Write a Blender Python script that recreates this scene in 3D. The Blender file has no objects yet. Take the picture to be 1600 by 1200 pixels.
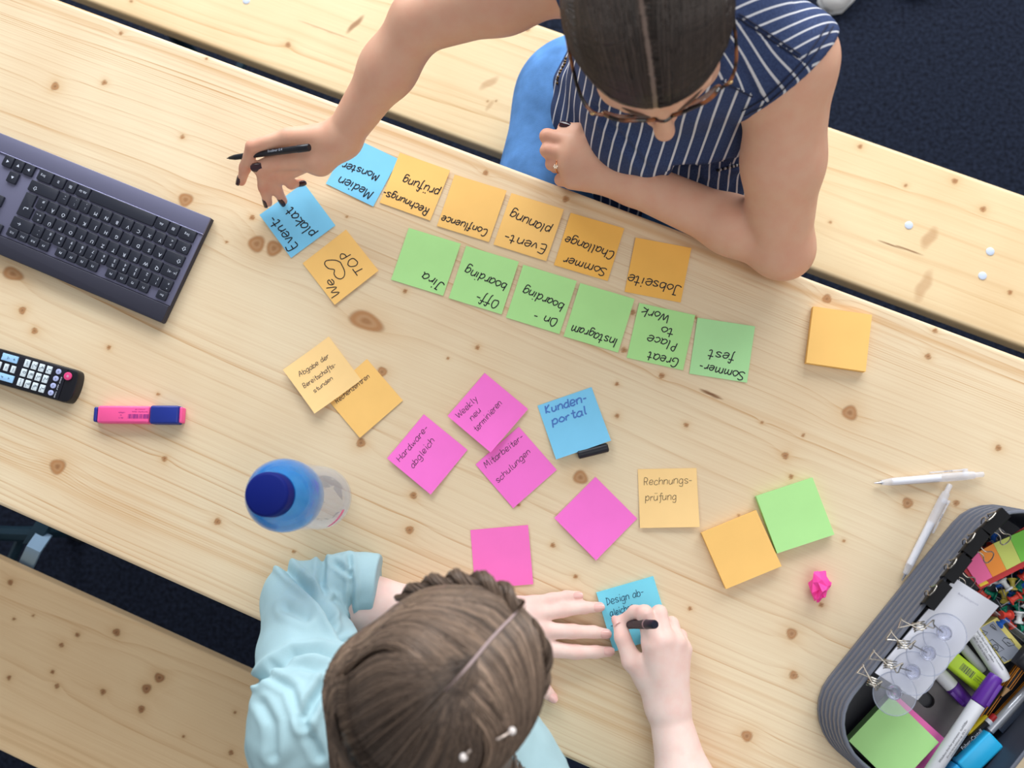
import bpy, math, random
import numpy as np
from mathutils import Vector, Matrix
random.seed(7); RNG = np.random.default_rng(11)
C = bpy.context.scene.collection
SC = bpy.context.scene
TT = 0.77                      # table top height above the floor

# ---------------------------------------------------------------- camera
FPX, CAMH = 1450.0, 1.22678
_d = np.array([-0.06582453, 0.14029584, -1.0]); _d /= np.linalg.norm(_d)
_r = np.cross(_d, [0, 1, 0]); _r /= np.linalg.norm(_r)
_u = np.cross(_r, _d)
CAMP = np.array([0, 0, TT + CAMH])
cam = bpy.data.cameras.new('camera')
cam.sensor_width = 36.0
cam.lens = FPX / 1600 * 36.0
cam.clip_start = 0.02
cam.dof.use_dof = True
cam.dof.focus_distance = 1.235
cam.dof.aperture_fstop = 3.6
camo = bpy.data.objects.new('camera', cam)
C.objects.link(camo)
camo.matrix_world = Matrix(((_r[0], _u[0], -_d[0], CAMP[0]), (_r[1], _u[1], -_d[1], CAMP[1]),
                            (_r[2], _u[2], -_d[2], CAMP[2]), (0, 0, 0, 1)))
SC.camera = camo

# ---------------------------------------------------------------- light
w = bpy.data.worlds.new('world'); SC.world = w
w.use_nodes = True
w.node_tree.nodes['Background'].inputs[0].default_value = (0.93, 0.96, 1.0, 1)
w.node_tree.nodes['Background'].inputs[1].default_value = 0.36


def area_light(name, loc, target, sx, sy, energy, col=(1, 1, 1)):
    l = bpy.data.lights.new(name, 'AREA')
    l.shape = 'RECTANGLE'; l.size = sx; l.size_y = sy; l.energy = energy; l.color = col
    o = bpy.data.objects.new(name, l); C.objects.link(o)
    o.location = loc
    o.rotation_euler = (Vector(target) - Vector(loc)).to_track_quat('-Z', 'Y').to_euler()
    return o


for _k in range(3):            # three tall window bays of the room, beyond the far bench
    area_light('window_light', (-1.3 + 1.75 * _k, 3.1, 2.15), (0.1, 0.1, TT), 1.5, 1.9, 66, (0.95, 0.98, 1.0))
area_light('ceiling_bounce', (0.9, -0.3, 3.0), (0.2, 0.0, TT), 1.6, 1.6, 14, (1.0, 0.97, 0.92))  # added fill standing in for light bounced off the unseen ceiling
SC.view_settings.view_transform = 'Standard'
SC.view_settings.look = 'None'
SC.view_settings.exposure = 0.15
SC.view_settings.gamma = 1.0
SC.view_settings.use_curve_mapping = False
try:
    SC.cycles.use_denoising = True
    SC.cycles.max_bounces = 10
    SC.cycles.transparent_max_bounces = 12
except Exception:
    pass


# ---------------------------------------------------------------- helpers
def T(u, v, z=0.0):
    """the point at height z above the table top that is seen at photograph position (u, v)"""
    k = _d + (u - 800) / FPX * _r - (v - 600) / FPX * _u
    t = (TT + z - CAMP[2]) / k[2]
    return CAMP + k * t


def Tn(uv, z):
    uv = np.asarray(uv, float)
    k = _d + (uv[:, :1] - 800) / FPX * _r - (uv[:, 1:2] - 600) / FPX * _u
    t = (TT + np.asarray(z, float).reshape(-1, 1) - CAMP[2]) / k[:, 2:]
    return CAMP + k * t


def s2l(c):
    c = np.asarray(c, float) / 255.0
    return np.where(c <= 0.04045, c / 12.92, ((c + 0.055) / 1.055) ** 2.4)


def unit(v):
    v = np.asarray(v, float)
    return v / max(np.linalg.norm(v), 1e-12)


class MB:
    """collects world-space verts / faces / material indices for ONE mesh object"""
    def __init__(s):
        s.v = []; s.f = []; s.m = []; s.n = 0

    def add(s, verts, faces, mi=0):
        verts = np.asarray(verts, float).reshape(-1, 3)
        s.v.append(verts)
        for f in faces:
            s.f.append(tuple(int(i) + s.n for i in f)); s.m.append(mi)
        s.n += len(verts)
        return s

    def loft(s, rings, mi=0, closed=True, cap=True):
        n = len(rings[0]); fs = []
        for k in range(len(rings) - 1):
            for i in range(n if closed else n - 1):
                j = (i + 1) % n
                fs.append((k * n + i, k * n + j, (k + 1) * n + j, (k + 1) * n + i))
        if cap and closed:
            fs.append(tuple(range(n))[::-1])
            fs.append(tuple((len(rings) - 1) * n + i for i in range(n)))
        return s.add(np.concatenate([np.asarray(r, float) for r in rings]), fs, mi)

    def tube(s, pts, r, seg=8, mi=0, cap=True, closed=False):
        pts = np.asarray(pts, float)
        n = len(pts)
        rr = np.full(n, r) if np.isscalar(r) else np.asarray(r, float)
        if closed:
            tg = np.roll(pts, -1, 0) - np.roll(pts, 1, 0)
        else:
            tg = np.gradient(pts, axis=0)
        tg /= np.maximum(np.linalg.norm(tg, axis=1, keepdims=True), 1e-12)
        a = np.array([0, 0, 1.0]) if abs(tg[0][2]) < 0.9 else np.array([1.0, 0, 0])
        nrm = unit(np.cross(tg[0], a))
        rings = []
        for i in range(n):
            nrm = nrm - tg[i] * (nrm @ tg[i]); nrm = unit(nrm)
            b = np.cross(tg[i], nrm)
            an = np.arange(seg) * 2 * math.pi / seg
            rings.append(pts[i] + rr[i] * (np.cos(an)[:, None] * nrm + np.sin(an)[:, None] * b))
        if closed:
            rings.append(rings[0])
            return s.loft(rings, mi, cap=False)
        return s.loft(rings, mi, cap=cap)

    def lathe(s, a, b, prof, seg=24, mi=0, cap=True):
        """profile [(t along a->b in metres, radius)] turned round the axis a->b"""
        a = np.asarray(a, float); ax = unit(np.asarray(b, float) - a)
        x = unit(np.cross(ax, [0, 0, 1.0] if abs(ax[2]) < 0.9 else [1.0, 0, 0])); y = np.cross(ax, x)
        an = np.arange(seg) * 2 * math.pi / seg
        ring = np.cos(an)[:, None] * x + np.sin(an)[:, None] * y
        return s.loft([a + ax * t + ring * max(r, 1e-5) for t, r in prof], mi, cap=cap)

    def prism(s, poly, z0, z1, frame=None, bev=0.0, mi=0, mi_top=None):
        """a closed 2D polygon (ccw) raised from z0 to z1; frame = (origin, ex, ey, ez)"""
        P = np.asarray(poly, float)
        o, ex, ey, ez = frame if frame else (np.zeros(3), np.array([1.0, 0, 0]), np.array([0, 1.0, 0]), np.array([0, 0, 1.0]))
        c = P.mean(0)
        def ring(ins, z):
            Q = P
            if ins:
                e1 = P - np.roll(P, 1, 0); e2 = np.roll(P, -1, 0) - P
                e1 /= np.maximum(np.linalg.norm(e1, axis=1, keepdims=True), 1e-9); e2 /= np.maximum(np.linalg.norm(e2, axis=1, keepdims=True), 1e-9)
                n1 = np.c_[-e1[:, 1], e1[:, 0]]; n2 = np.c_[-e2[:, 1], e2[:, 0]]
                m = n1 + n2; m /= np.maximum((m * n1).sum(1, keepdims=True), 0.3)
                Q = P + ins * m
            return o + Q[:, :1] * ex + Q[:, 1:] * ey + z * ez
        rings = [ring(0, z0)]
        if bev:
            rings += [ring(0, z1 - bev), ring(bev * 0.3, z1 - bev * 0.3), ring(bev, z1)]
        else:
            rings.append(ring(0, z1))
        n = len(P)
        s.loft(rings, mi, cap=True)
        if mi_top is not None:
            s.m[-1] = mi_top
        return s

    def box(s, o, ex, ey, ez, lx, ly, lz, bev=0.0, mi=0):
        """box centred in x, y at o, rising from o by lz"""
        return s.prism([(-lx / 2, -ly / 2), (lx / 2, -ly / 2), (lx / 2, ly / 2), (-lx / 2, ly / 2)], 0, lz, (np.asarray(o, float), unit(ex), unit(ey), unit(ez)), bev, mi)

    def ell(s, c, ax, rad, nu=16, nv=10, mi=0):
        ax = np.asarray(ax, float)
        th = np.linspace(0, math.pi, nv + 1)
        an = np.arange(nu) * 2 * math.pi / nu
        rings = []
        for t in th:
            st = max(math.sin(t), 1e-4)
            L = np.c_[np.cos(an) * st * rad[0], np.sin(an) * st * rad[1], np.full(nu, math.cos(t) * rad[2])]
            rings.append(np.asarray(c) + L @ ax)
        return s.loft(rings[::-1], mi)

    def build(s, name, mats, parent=None, smooth=True, sharp=40):
        V = np.concatenate(s.v)
        return mesh_obj(name, V, s.f, mats, parent, smooth, s.m, sharp)


def mesh_obj(name, V, F, mats, parent=None, smooth=True, mi=None, sharp=40, origin=None):
    V = np.asarray(V, float)
    if origin is None:
        origin = np.array([(V[:, 0].min() + V[:, 0].max()) / 2, (V[:, 1].min() + V[:, 1].max()) / 2, V[:, 2].min()])
    me = bpy.data.meshes.new(name)
    me.from_pydata((V - origin).tolist(), [], F if isinstance(F, list) else F.tolist())
    if not isinstance(mats, (list, tuple)):
        mats = [mats]
    for m in mats:
        me.materials.append(m)
    if mi is not None and len(mats) > 1:
        me.polygons.foreach_set('material_index', np.asarray(mi, np.int32))
    if smooth:
        me.polygons.foreach_set('use_smooth', np.ones(len(me.polygons), bool))
        if sharp and sharp < 180:
            try:
                me.set_sharp_from_angle(angle=math.radians(sharp))
            except Exception:
                pass
    me.update()
    o = bpy.data.objects.new(name, me)
    C.objects.link(o)
    o.location = origin
    if parent is not None:
        o.parent = parent
        pw = Vector((0, 0, 0)); q = parent
        while q is not None:
            if q.parent is None:
                pw = Vector(q.location); break
            q = q.parent
        # parents are never rotated: world offset of the parent is kept in a custom cache
        o.matrix_parent_inverse = Matrix.Translation(-Vector(WLOC[parent.name]))
    WLOC[o.name] = tuple(origin)
    return o


WLOC = {}


def tag(o, label=None, cat=None, group=None, kind=None):
    if label: o['label'] = label
    if cat: o['category'] = cat
    if group: o['group'] = group
    if kind: o['kind'] = kind
    return o


def thing(name, loc, label, cat, group=None):
    o = bpy.data.objects.new(name, None)
    o.empty_display_size = 0.02
    C.objects.link(o)
    o.location = loc
    WLOC[o.name] = tuple(float(x) for x in loc)
    return tag(o, label, cat, group)


# ---------------------------------------------------------------- materials
MATS = {}


def mat(name, col, rough=0.5, metal=0.0, trans=0.0, ior=1.45, spec=0.5, noise=0.0, nscale=60.0, bump=0.0, bscale=200.0, sheen=0.0, coat=0.0, sss=0.0, srgb=True, alpha=1.0):
    if name in MATS:
        return MATS[name]
    m = bpy.data.materials.new(name); m.use_nodes = True
    nt = m.node_tree; b = nt.nodes['Principled BSDF']
    c = s2l(col) if srgb else np.asarray(col, float)
    c = [float(min(1, x)) for x in c[:3]] + [1.0]
    b.inputs['Base Color'].default_value = c
    b.inputs['Roughness'].default_value = rough
    b.inputs['Metallic'].default_value = metal
    b.inputs['IOR'].default_value = ior
    b.inputs['Specular IOR Level'].default_value = spec
    b.inputs['Transmission Weight'].default_value = trans
    b.inputs['Coat Weight'].default_value = coat
    b.inputs['Alpha'].default_value = alpha
    if sheen:
        b.inputs['Sheen Weight'].default_value = sheen
    if sss:
        b.inputs['Subsurface Weight'].default_value = sss
        b.inputs['Subsurface Radius'].default_value = (0.012, 0.005, 0.003)
        b.inputs['Subsurface Scale'].default_value = 1.0
    tc = nt.nodes.new('ShaderNodeTexCoord')
    if noise:
        n = nt.nodes.new('ShaderNodeTexNoise'); n.inputs['Scale'].default_value = nscale; n.inputs['Detail'].default_value = 3
        nt.links.new(tc.outputs['Object'], n.inputs['Vector'])
        mr = nt.nodes.new('ShaderNodeMapRange'); mr.inputs[1].default_value = 0.3; mr.inputs[2].default_value = 0.7
        mr.inputs[3].default_value = 1 - noise; mr.inputs[4].default_value = 1 + noise
        nt.links.new(n.outputs['Fac'], mr.inputs[0])
        mx = nt.nodes.new('ShaderNodeVectorMath'); mx.operation = 'SCALE'
        mx.inputs[0].default_value = c[:3]
        nt.links.new(mr.outputs[0], mx.inputs['Scale'])
        nt.links.new(mx.outputs[0], b.inputs['Base Color'])
    if bump:
        n = nt.nodes.new('ShaderNodeTexNoise'); n.inputs['Scale'].default_value = bscale; n.inputs['Detail'].default_value = 2
        nt.links.new(tc.outputs['Object'], n.inputs['Vector'])
        bp = nt.nodes.new('ShaderNodeBump'); bp.inputs['Strength'].default_value = bump; bp.inputs['Distance'].default_value = 0.001
        nt.links.new(n.outputs['Fac'], bp.inputs['Height'])
        nt.links.new(bp.outputs[0], b.inputs['Normal'])
    MATS[name] = m
    return m


_TXT = {}


def text_mesh(body, font_scale=1.0):
    """verts (n,2) centred, cap height about 0.7 em, and faces of a printed word"""
    if body in _TXT:
        return _TXT[body]
    cu = bpy.data.curves.new('printed_text', 'FONT'); cu.body = body; cu.size = 1.0
    cu.align_x = 'CENTER'; cu.align_y = 'CENTER'; cu.resolution_u = 2
    ob = bpy.data.objects.new('printed_text', cu); C.objects.link(ob)
    dg = bpy.context.evaluated_depsgraph_get()
    me = bpy.data.meshes.new_from_object(ob.evaluated_get(dg))
    v = np.array([x.co[:2] for x in me.vertices]).reshape(-1, 2)
    f = [tuple(p.vertices) for p in me.polygons]
    bpy.data.objects.remove(ob); bpy.data.curves.remove(cu); bpy.data.meshes.remove(me)
    _TXT[body] = (v, f)
    return _TXT[body]


def put_text(mb, body, o, ex, ey, h, mi, lift=0.0002, wid=None):
    """flat printed text: h = size in metres, optional total width"""
    v, f = text_mesh(body)
    if not len(v):
        return
    ex = unit(ex); ey = unit(ey); ez = np.cross(ex, ey)
    sx = h
    if wid:
        sx = wid / max(np.ptp(v[:, 0]), 1e-6)
    mb.add(np.asarray(o, float) + v[:, :1] * sx * ex + v[:, 1:] * h * ey + ez * lift, f, mi)

# ---------------------------------------------------------------- pine boards
ANG = math.radians(-22.4)
ES = np.array([math.cos(ANG), math.sin(ANG), 0.0])      # along the boards
ET = np.array([-math.sin(ANG), math.cos(ANG), 0.0])     # across the boards, away from the near bench


def wood_mat(name, light, dark, knotc, rough=0.42):
    m = bpy.data.materials.new(name); m.use_nodes = True
    nt = m.node_tree; N = nt.nodes; L = nt.links
    b = N['Principled BSDF']; b.inputs['Roughness'].default_value = rough
    b.inputs['Specular IOR Level'].default_value = 0.35

    def attr(n):
        a = N.new('ShaderNodeAttribute'); a.attribute_name = n
        return a.outputs['Fac']

    def math_(op, a, bb=None):
        q = N.new('ShaderNodeMath'); q.operation = op
        for i, x in enumerate((a, bb)):
            if x is None: continue
            if isinstance(x, (int, float)): q.inputs[i].default_value = x
            else: L.new(x, q.inputs[i])
        return q.outputs[0]

    def rgb(c):
        q = N.new('ShaderNodeRGB'); q.outputs[0].default_value = [float(x) for x in s2l(c)] + [1]
        return q.outputs[0]

    def mix(f, a, bb):
        q = N.new('ShaderNodeMix'); q.data_type = 'RGBA'
        L.new(f, q.inputs[0]); L.new(a, q.inputs[6]); L.new(bb, q.inputs[7])
        return q.outputs[2]
    # fine fibre noise along the board (board coordinates in a vector attribute)
    va = N.new('ShaderNodeAttribute'); va.attribute_name = 'board'
    mp = N.new('ShaderNodeMapping'); mp.inputs['Scale'].default_value = (6, 420, 1)
    L.new(va.outputs['Vector'], mp.inputs['Vector'])
    n1 = N.new('ShaderNodeTexNoise'); n1.inputs['Scale'].default_value = 1.0; n1.inputs['Detail'].default_value = 3
    L.new(mp.outputs[0], n1.inputs['Vector'])
    n2 = N.new('ShaderNodeTexNoise'); n2.inputs['Scale'].default_value = 5.0; n2.inputs['Detail'].default_value = 2
    L.new(va.outputs['Vector'], n2.inputs['Vector'])
    fr = math_('FRACT', attr('ring'))
    late = math_('POWER', fr, 3.2)
    drop = N.new('ShaderNodeMapRange'); drop.inputs[1].default_value = 0.93; drop.inputs[2].default_value = 1.0
    drop.inputs[3].default_value = 1; drop.inputs[4].default_value = 0
    L.new(fr, drop.inputs[0])
    late = math_('MULTIPLY', late, drop.outputs[0])
    fl = math_('FLOOR', attr('ring'))
    wn = N.new('ShaderNodeTexWhiteNoise'); wn.noise_dimensions = '1D'; L.new(fl, wn.inputs['W'])
    amp = math_('ADD', math_('MULTIPLY', math_('POWER', wn.outputs['Value'], 2.2), 1.5), 0.14)
    late = math_('MULTIPLY', late, amp)
    late = math_('MULTIPLY', late, attr('contrast'))
    nn = N.new('ShaderNodeMapRange'); nn.inputs[1].default_value = 0.3; nn.inputs[2].default_value = 0.7
    nn.inputs[3].default_value = 0.45; nn.inputs[4].default_value = 1.2
    L.new(n1.outputs['Fac'], nn.inputs[0])
    late = math_('MULTIPLY', late, nn.outputs[0])
    fib = N.new('ShaderNodeMapRange'); fib.inputs[1].default_value = 0.35; fib.inputs[2].default_value = 0.75
    fib.inputs[3].default_value = 0.0; fib.inputs[4].default_value = 0.16
    L.new(n1.outputs['Fac'], fib.inputs[0])
    f = math_('ADD', late, fib.outputs[0])
    blot = N.new('ShaderNodeMapRange'); blot.inputs[1].default_value = 0.35; blot.inputs[2].default_value = 0.7
    blot.inputs[3].default_value = 0.0; blot.inputs[4].default_value = 0.22
    L.new(n2.outputs['Fac'], blot.inputs[0])
    f = math_('ADD', f, blot.outputs[0])
    cl = N.new('ShaderNodeClamp'); L.new(f, cl.inputs[0])
    col = mix(cl.outputs[0], rgb(light), rgb(dark))
    col = mix(attr('halo'), col, rgb((208, 164, 112)))
    col = mix(attr('knot'), col, rgb(knotc))
    col = mix(attr('knotdark'), col, rgb((84, 50, 30)))
    L.new(col, b.inputs['Base Color'])
    bp = N.new('ShaderNodeBump'); bp.inputs['Strength'].default_value = 0.06; bp.inputs['Distance'].default_value = 0.001
    L.new(n1.outputs['Fac'], bp.inputs['Height']); L.new(bp.outputs[0], b.inputs['Normal'])
    return m


def smooth_noise(s, t, fs, ft, seed):
    r = np.random.default_rng(seed); out = np.zeros_like(s)
    for k in range(7):
        a, bb = r.uniform(0.4, 1.6, 2); p, q = r.uniform(0, 6.28, 2); sg = r.choice([-1, 1])
        out += np.sin(s * fs * a + sg * t * ft * bb + p) * np.cos(t * ft * a * 0.6 - s * fs * 0.5 * bb + q)
    return out / 7 * 2


def board(name, s0, s1, t0, t1, zt, thick, m, knots, seed, pith, parent=None, step=0.0017, bands=(), rings=(0.0075, 0.022), bev=0.005, blemish=()):
    """one pine board: growth rings, knots and wear are fields stored on its own fine mesh"""
    ns = int((s1 - s0) / step); ntt = int((t1 - t0) / step)
    ss = np.linspace(s0, s1, ns); tt = np.linspace(t0, t1, ntt)
    # rounded long and short edges
    bv = [(0, -thick), (0, -bev), (bev * 0.12, -bev * 0.5), (bev * 0.42, -bev * 0.15)]
    sp = np.concatenate([[s0 + a for a, _ in bv], ss[1:-1][(ss[1:-1] > s0 + bev) & (ss[1:-1] < s1 - bev)], [s1 - a for a, _ in bv[::-1]]])
    tp = np.concatenate([[t0 + a for a, _ in bv], tt[1:-1][(tt[1:-1] > t0 + bev) & (tt[1:-1] < t1 - bev)], [t1 - a for a, _ in bv[::-1]]])
    zs = np.zeros(len(sp)); zs[:4] = [z for _, z in bv]; zs[-4:] = [z for _, z in bv[::-1]]
    zt_ = np.zeros(len(tp)); zt_[:4] = [z for _, z in bv]; zt_[-4:] = [z for _, z in bv[::-1]]
    S, Tt = np.meshgrid(sp, tp, indexing='ij')
    Z = np.minimum(zs[:, None], zt_[None, :]) + zt
    X = S[..., None] * ES + Tt[..., None] * ET
    X[..., 2] = Z
    a, bb = S.shape
    idx = np.arange(a * bb).reshape(a, bb)
    F = np.stack([idx[:-1, :-1], idx[1:, :-1], idx[1:, 1:], idx[:-1, 1:]], -1).reshape(-1, 4)
    bot = [tuple(idx[:, 0]) [::-1][-1], idx[-1, 0], idx[-1, -1], idx[0, -1]]
    V = X.reshape(-1, 3); s = S.reshape(-1); t = Tt.reshape(-1)
    # growth rings: distance from a wandering pith line below the board
    wob = smooth_noise(s, t, 3.0, 5.0, seed) * 0.012 + smooth_noise(s, t, 9.0, 24.0, seed + 1) * 0.0035
    pt = pith + 0.02 * np.sin(s * 2.1 + seed)
    tw = t + wob
    dep = 0.028 + 0.024 * np.sin(s * 3.4 + seed * 1.7) + 0.012 * np.sin(s * 7.9 + seed)
    rad = np.sqrt((tw - pt) ** 2 + dep ** 2)
    kn = np.zeros_like(s); kd = np.zeros_like(s); ha = np.zeros_like(s); push = np.zeros_like(s); calm = np.ones_like(s)
    for (ks, kt, kr, el, dk) in knots:
        kr = kr * .9
        ds = (s - ks); dt = (t - kt)
        R = kr * 9
        sel = np.nonzero((np.abs(ds) < R * 3.2) & (np.abs(dt) < R * 1.6))[0]
        if not len(sel): continue
        ds = ds[sel]; dt = dt[sel]
        sgn = np.sign(tw[sel] - pt[sel] + 1e-9)
        e = np.exp(-((ds / (kr * 4.5)) ** 2 + (dt / (kr * 2.6)) ** 2))
        push[sel] += sgn * np.where(dt * sgn > 0, 1, -1) * 0 + e * kr * 1.9
        d = np.sqrt((ds / el) ** 2 + dt ** 2) / kr
        ang = np.arctan2(dt, ds / el)
        d = d * (1 + 0.08 * np.sin(3 * ang + ks * 90))
        k_ = np.clip((1.08 - d) / 0.22, 0, 1)
        rr = 0.5 + 0.5 * np.sin(d * 11)
        kn[sel] = np.maximum(kn[sel], k_ * (0.72 + 0.22 * rr))
        ring = np.exp(-((d - 0.95) / 0.14) ** 2) * 0.42 * (.6 + .5 * np.sin(ang * 2 + kt * 60)) + np.exp(-(d / 0.36) ** 2) * 0.75
        kd[sel] = np.maximum(kd[sel], ring * dk)
        ha[sel] = np.maximum(ha[sel], np.clip(np.exp(-((d / 2.0) ** 2)) * 0.55 + e * 0.10, 0, 0.7) * (0.5 + 0.5 * dk))
    ring = (rad + push) / (rings[1] + (rings[0] - rings[1]) * np.clip(np.abs(t - pith) / 0.3, 0, 1)) + 40
    con = 0.46 + 0.55 * smooth_noise(s, t, 2.4, 18.0, seed + 5) + 0.15 * np.clip(np.abs(t - pith) / 0.3, 0, 1)
    for (bt, bw, bs) in bands:
        g = np.exp(-((t + wob * 0.8 - bt) / bw) ** 2) * (0.75 + 0.4 * smooth_noise(s, t, 4, 5, seed + 8))
        ha = np.maximum(ha, np.clip(g * bs, 0, 0.8))
    for (bs_, bt_, ln, wd, an, st) in blemish:
        ca, sa = math.cos(an), math.sin(an)
        p = (s - bs_) * ca + (t - bt_) * sa; q = -(s - bs_) * sa + (t - bt_) * ca
        q = q + 0.15 * wd * np.sin(p * 190)
        g = np.clip(1.3 - ((p / ln) ** 2 + (q / wd) ** 2), 0, 1)
        kn = np.maximum(kn, g * st); kd = np.maximum(kd, g * max(st - 0.55, 0) * 1.6)
    o = mesh_obj(name, V, F, [m], parent, True, None, 0, origin=np.array([*(ES * (s0 + s1) / 2 + ET * (t0 + t1) / 2)[:2], zt - thick]))
    me = o.data

    def put(n, arr):
        at = me.attributes.new(n, 'FLOAT', 'POINT'); at.data.foreach_set('value', np.ascontiguousarray(arr, np.float32))
    put('ring', ring); put('contrast', np.clip(con, 0.06, 1.0)); put('knot', np.clip(kn, 0, 1)); put('knotdark', np.clip(kd, 0, 0.95)); put('halo', np.clip(ha, 0, 0.85))
    at = me.attributes.new('board', 'FLOAT_VECTOR', 'POINT')
    at.data.foreach_set('vector', np.ascontiguousarray(np.c_[s + seed * 3.1, t, np.zeros_like(s)], np.float32).ravel())
    return o


def kst(lst, z=0.0):
    out = []
    for q in lst:
        u, v, r = q[:3]; el = q[3] if len(q) > 3 else 1.0; dk = q[4] if len(q) > 4 else 0.7
        P = T(u, v, z); sc = 1450.0 / (CAMP[2] - TT - z) / 1000
        out.append((P @ ES, P @ ET, r / sc / 1000, el, dk))
    return out


UP_ = np.array([0, 0, 1.0])
pine = wood_mat('pine', (236, 217, 184), (198, 150, 98), (176, 124, 78))
pine2 = wood_mat('pine_bench', (238, 214, 172), (204, 156, 100), (176, 122, 76))

TK = kst([(86, 135, 8), (163, 129, 5), (189, 52, 4), (323, 91, 3), (285, 214, 4), (290, 312, 13, 1.1, .35), (394, 340, 5), (354, 378, 2.5), (401, 381, 16, 1, .3), (428, 388, 15, 1, .3),
          (20, 428, 12, 1.8, .4), (35, 485, 7), (54, 517, 6), (355, 378, 2), (542, 339, 2.2), (633, 455, 4), (572, 502, 17, 2.0, .3), (759, 270, 5), (884, 311, 6), (989, 488, 4), (975, 547, 5), (1087, 496, 3),
          (746, 543, 4), (1034, 587, 5), (964, 600, 3), (170, 543, 4), (247, 616, 3), (257, 717, 5), (90, 729, 14, 1.05, .55), (597, 581, 9, 1, .4), (564, 692, 8), (646, 774, 6), (640, 828, 7, 1, .6),
          (810, 789, 3), (907, 746, 12, 1.1, .4), (864, 852, 4), (899, 901, 3.5), (964, 650, 4), (1072, 664, 4), (1255, 680, 3), (1227, 712, 6), (1236, 745, 4), (1078, 951, 3), (1154, 805, 2), (1328, 645, 13, 1, .45),
          (1292, 467, 8, 1, .5), (1418, 786, 9, 1, .55), (1494, 786, 5), (1450, 557, 5), (1461, 517, 4), (1237, 990, 9, 1, .4), (1240, 1055, 7, 1, .5), (1167, 1150, 9, 1, .5), (1318, 845, 2.5), (1283, 945, 4),
          (340, 815, 6), (459, 862, 3), (1330, 520, 3), (1560, 700, 5), (1190, 660, 2.5), (700, 560, 2)])
BL = [(*[T(1111, 616, 0) @ q for q in (ES, ET)], 0.016, 0.0022, -0.03, .95), (*[T(262, 1000, 0) @ q for q in (ES, ET)], .01, .002, 0, .6)]
n_top, n_bot = 0.4073, -0.2868
tab = thing('wooden_table', (0, 0.06, 0), 'long pale pine table with knots, sticky notes spread all over its top', 'table')
board('tabletop', -1.28, 1.12, n_bot, n_top, TT, 0.028, pine, TK, 3, 0.06, tab,
      bands=((n_top - 0.0175, 0.0045, 0.75), (n_top - 0.030, 0.0015, .4), (n_top - .047, .0012, .35), (n_bot + 0.058, 0.005, 0.6), (n_bot + 0.069, 0.003, 0.6), (n_bot + 0.083, 0.003, 0.5), (n_bot + .10, .0025, .4), (-0.12, .003, .35), (.22, .004, .3)), blemish=BL)

zb = -0.29
BK1 = kst([(16, 910, 5), (182, 988, 6, 1.2), (121, 992, 4), (96, 1008, 4), (22, 967, 2.5), (52, 962, 2), (82, 1050, 3.5), (89, 1072, 4), (161, 1081, 5), (229, 1076, 8, 1, .8), (249, 1059, 8, 1.1, .8),
           (221, 1108, 6), (14, 1059, 4), (367, 1113, 2.5), (361, 1176, 4), (287, 1151, 2.5)], zb)
BK2 = kst([(450, 70, 5), (1344, 229, 4), (1492, 283, 5), (1536, 327, 5), (1415, 290, 3), (1297, 347, 2.5), (1578, 457, 4), (824, 46, 4), (205, 2, 3), (762, 158, 2), (775, 158, 2), (740, 420, 4)], zb)
BLM = []
for (u, v, ln, wd, an, st) in ((1452, 372, .022, .010, 1.35, .5), (1443, 447, .03, .010, 1.45, .45), (1410, 388, .045, .0012, 0.05, .95), (555, 38, .022, .005, 1.2, .75), (510, 48, .06, .0014, 0.0, .6), (764, 130, .02, .007, .95, .5), (765, 165, .012, .004, 1.4, .4)):
    P = T(u, v, zb); BLM.append((P @ ES, P @ ET, ln, wd, an, st))


def bench(name, t0, t1, label, mats, knots, seed, blem, bands, pith):
    b = thing(name, (*(ET * (t0 + t1) / 2)[:2], 0), label, 'bench')
    board('seat', -1.28, 1.12, t0, t1, TT + zb, 0.027, mats, knots, seed, pith, b, bands=bands, blemish=blem, step=0.002)
    return b


metal = mat('galvanised_steel', (120, 150, 170), 0.45, 0.7)
metal_d = mat('painted_steel', (28, 52, 66), 0.5, 0.3)


def trestle(b, s, t0, t1, ztop):
    """folding steel leg pair under a board"""
    def P(ds, t, z): return ES * (s + ds) + ET * t + np.array([0, 0, z])
    for tt in (t0 + 0.035, t1 - 0.035):
        out = -1 if tt < (t0 + t1) / 2 else 1
        mb = MB()
        pts = [P(0, tt, ztop), P(0.02, tt + out * 0.005, ztop * 0.6), P(0.06, tt + out * 0.02, 0.012)]
        mb.tube(pts, 0.0125, 8)
        lg = mb.build('leg', metal_d, b)
        mf = MB(); mf.box(P(0.06, tt + out * 0.02, 0.0), ES, ET, (0, 0, 1), 0.04, 0.035, 0.012, 0.003)
        mf.build('foot', mat('black_rubber', (25, 25, 27), 0.7), lg)
    mb = MB(); mb.tube([P(0.035, t0 + 0.03, ztop * 0.35), P(0.035, t1 - 0.03, ztop * 0.35)], 0.010, 8)
    mb.build('crossbar', metal_d, b)


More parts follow.
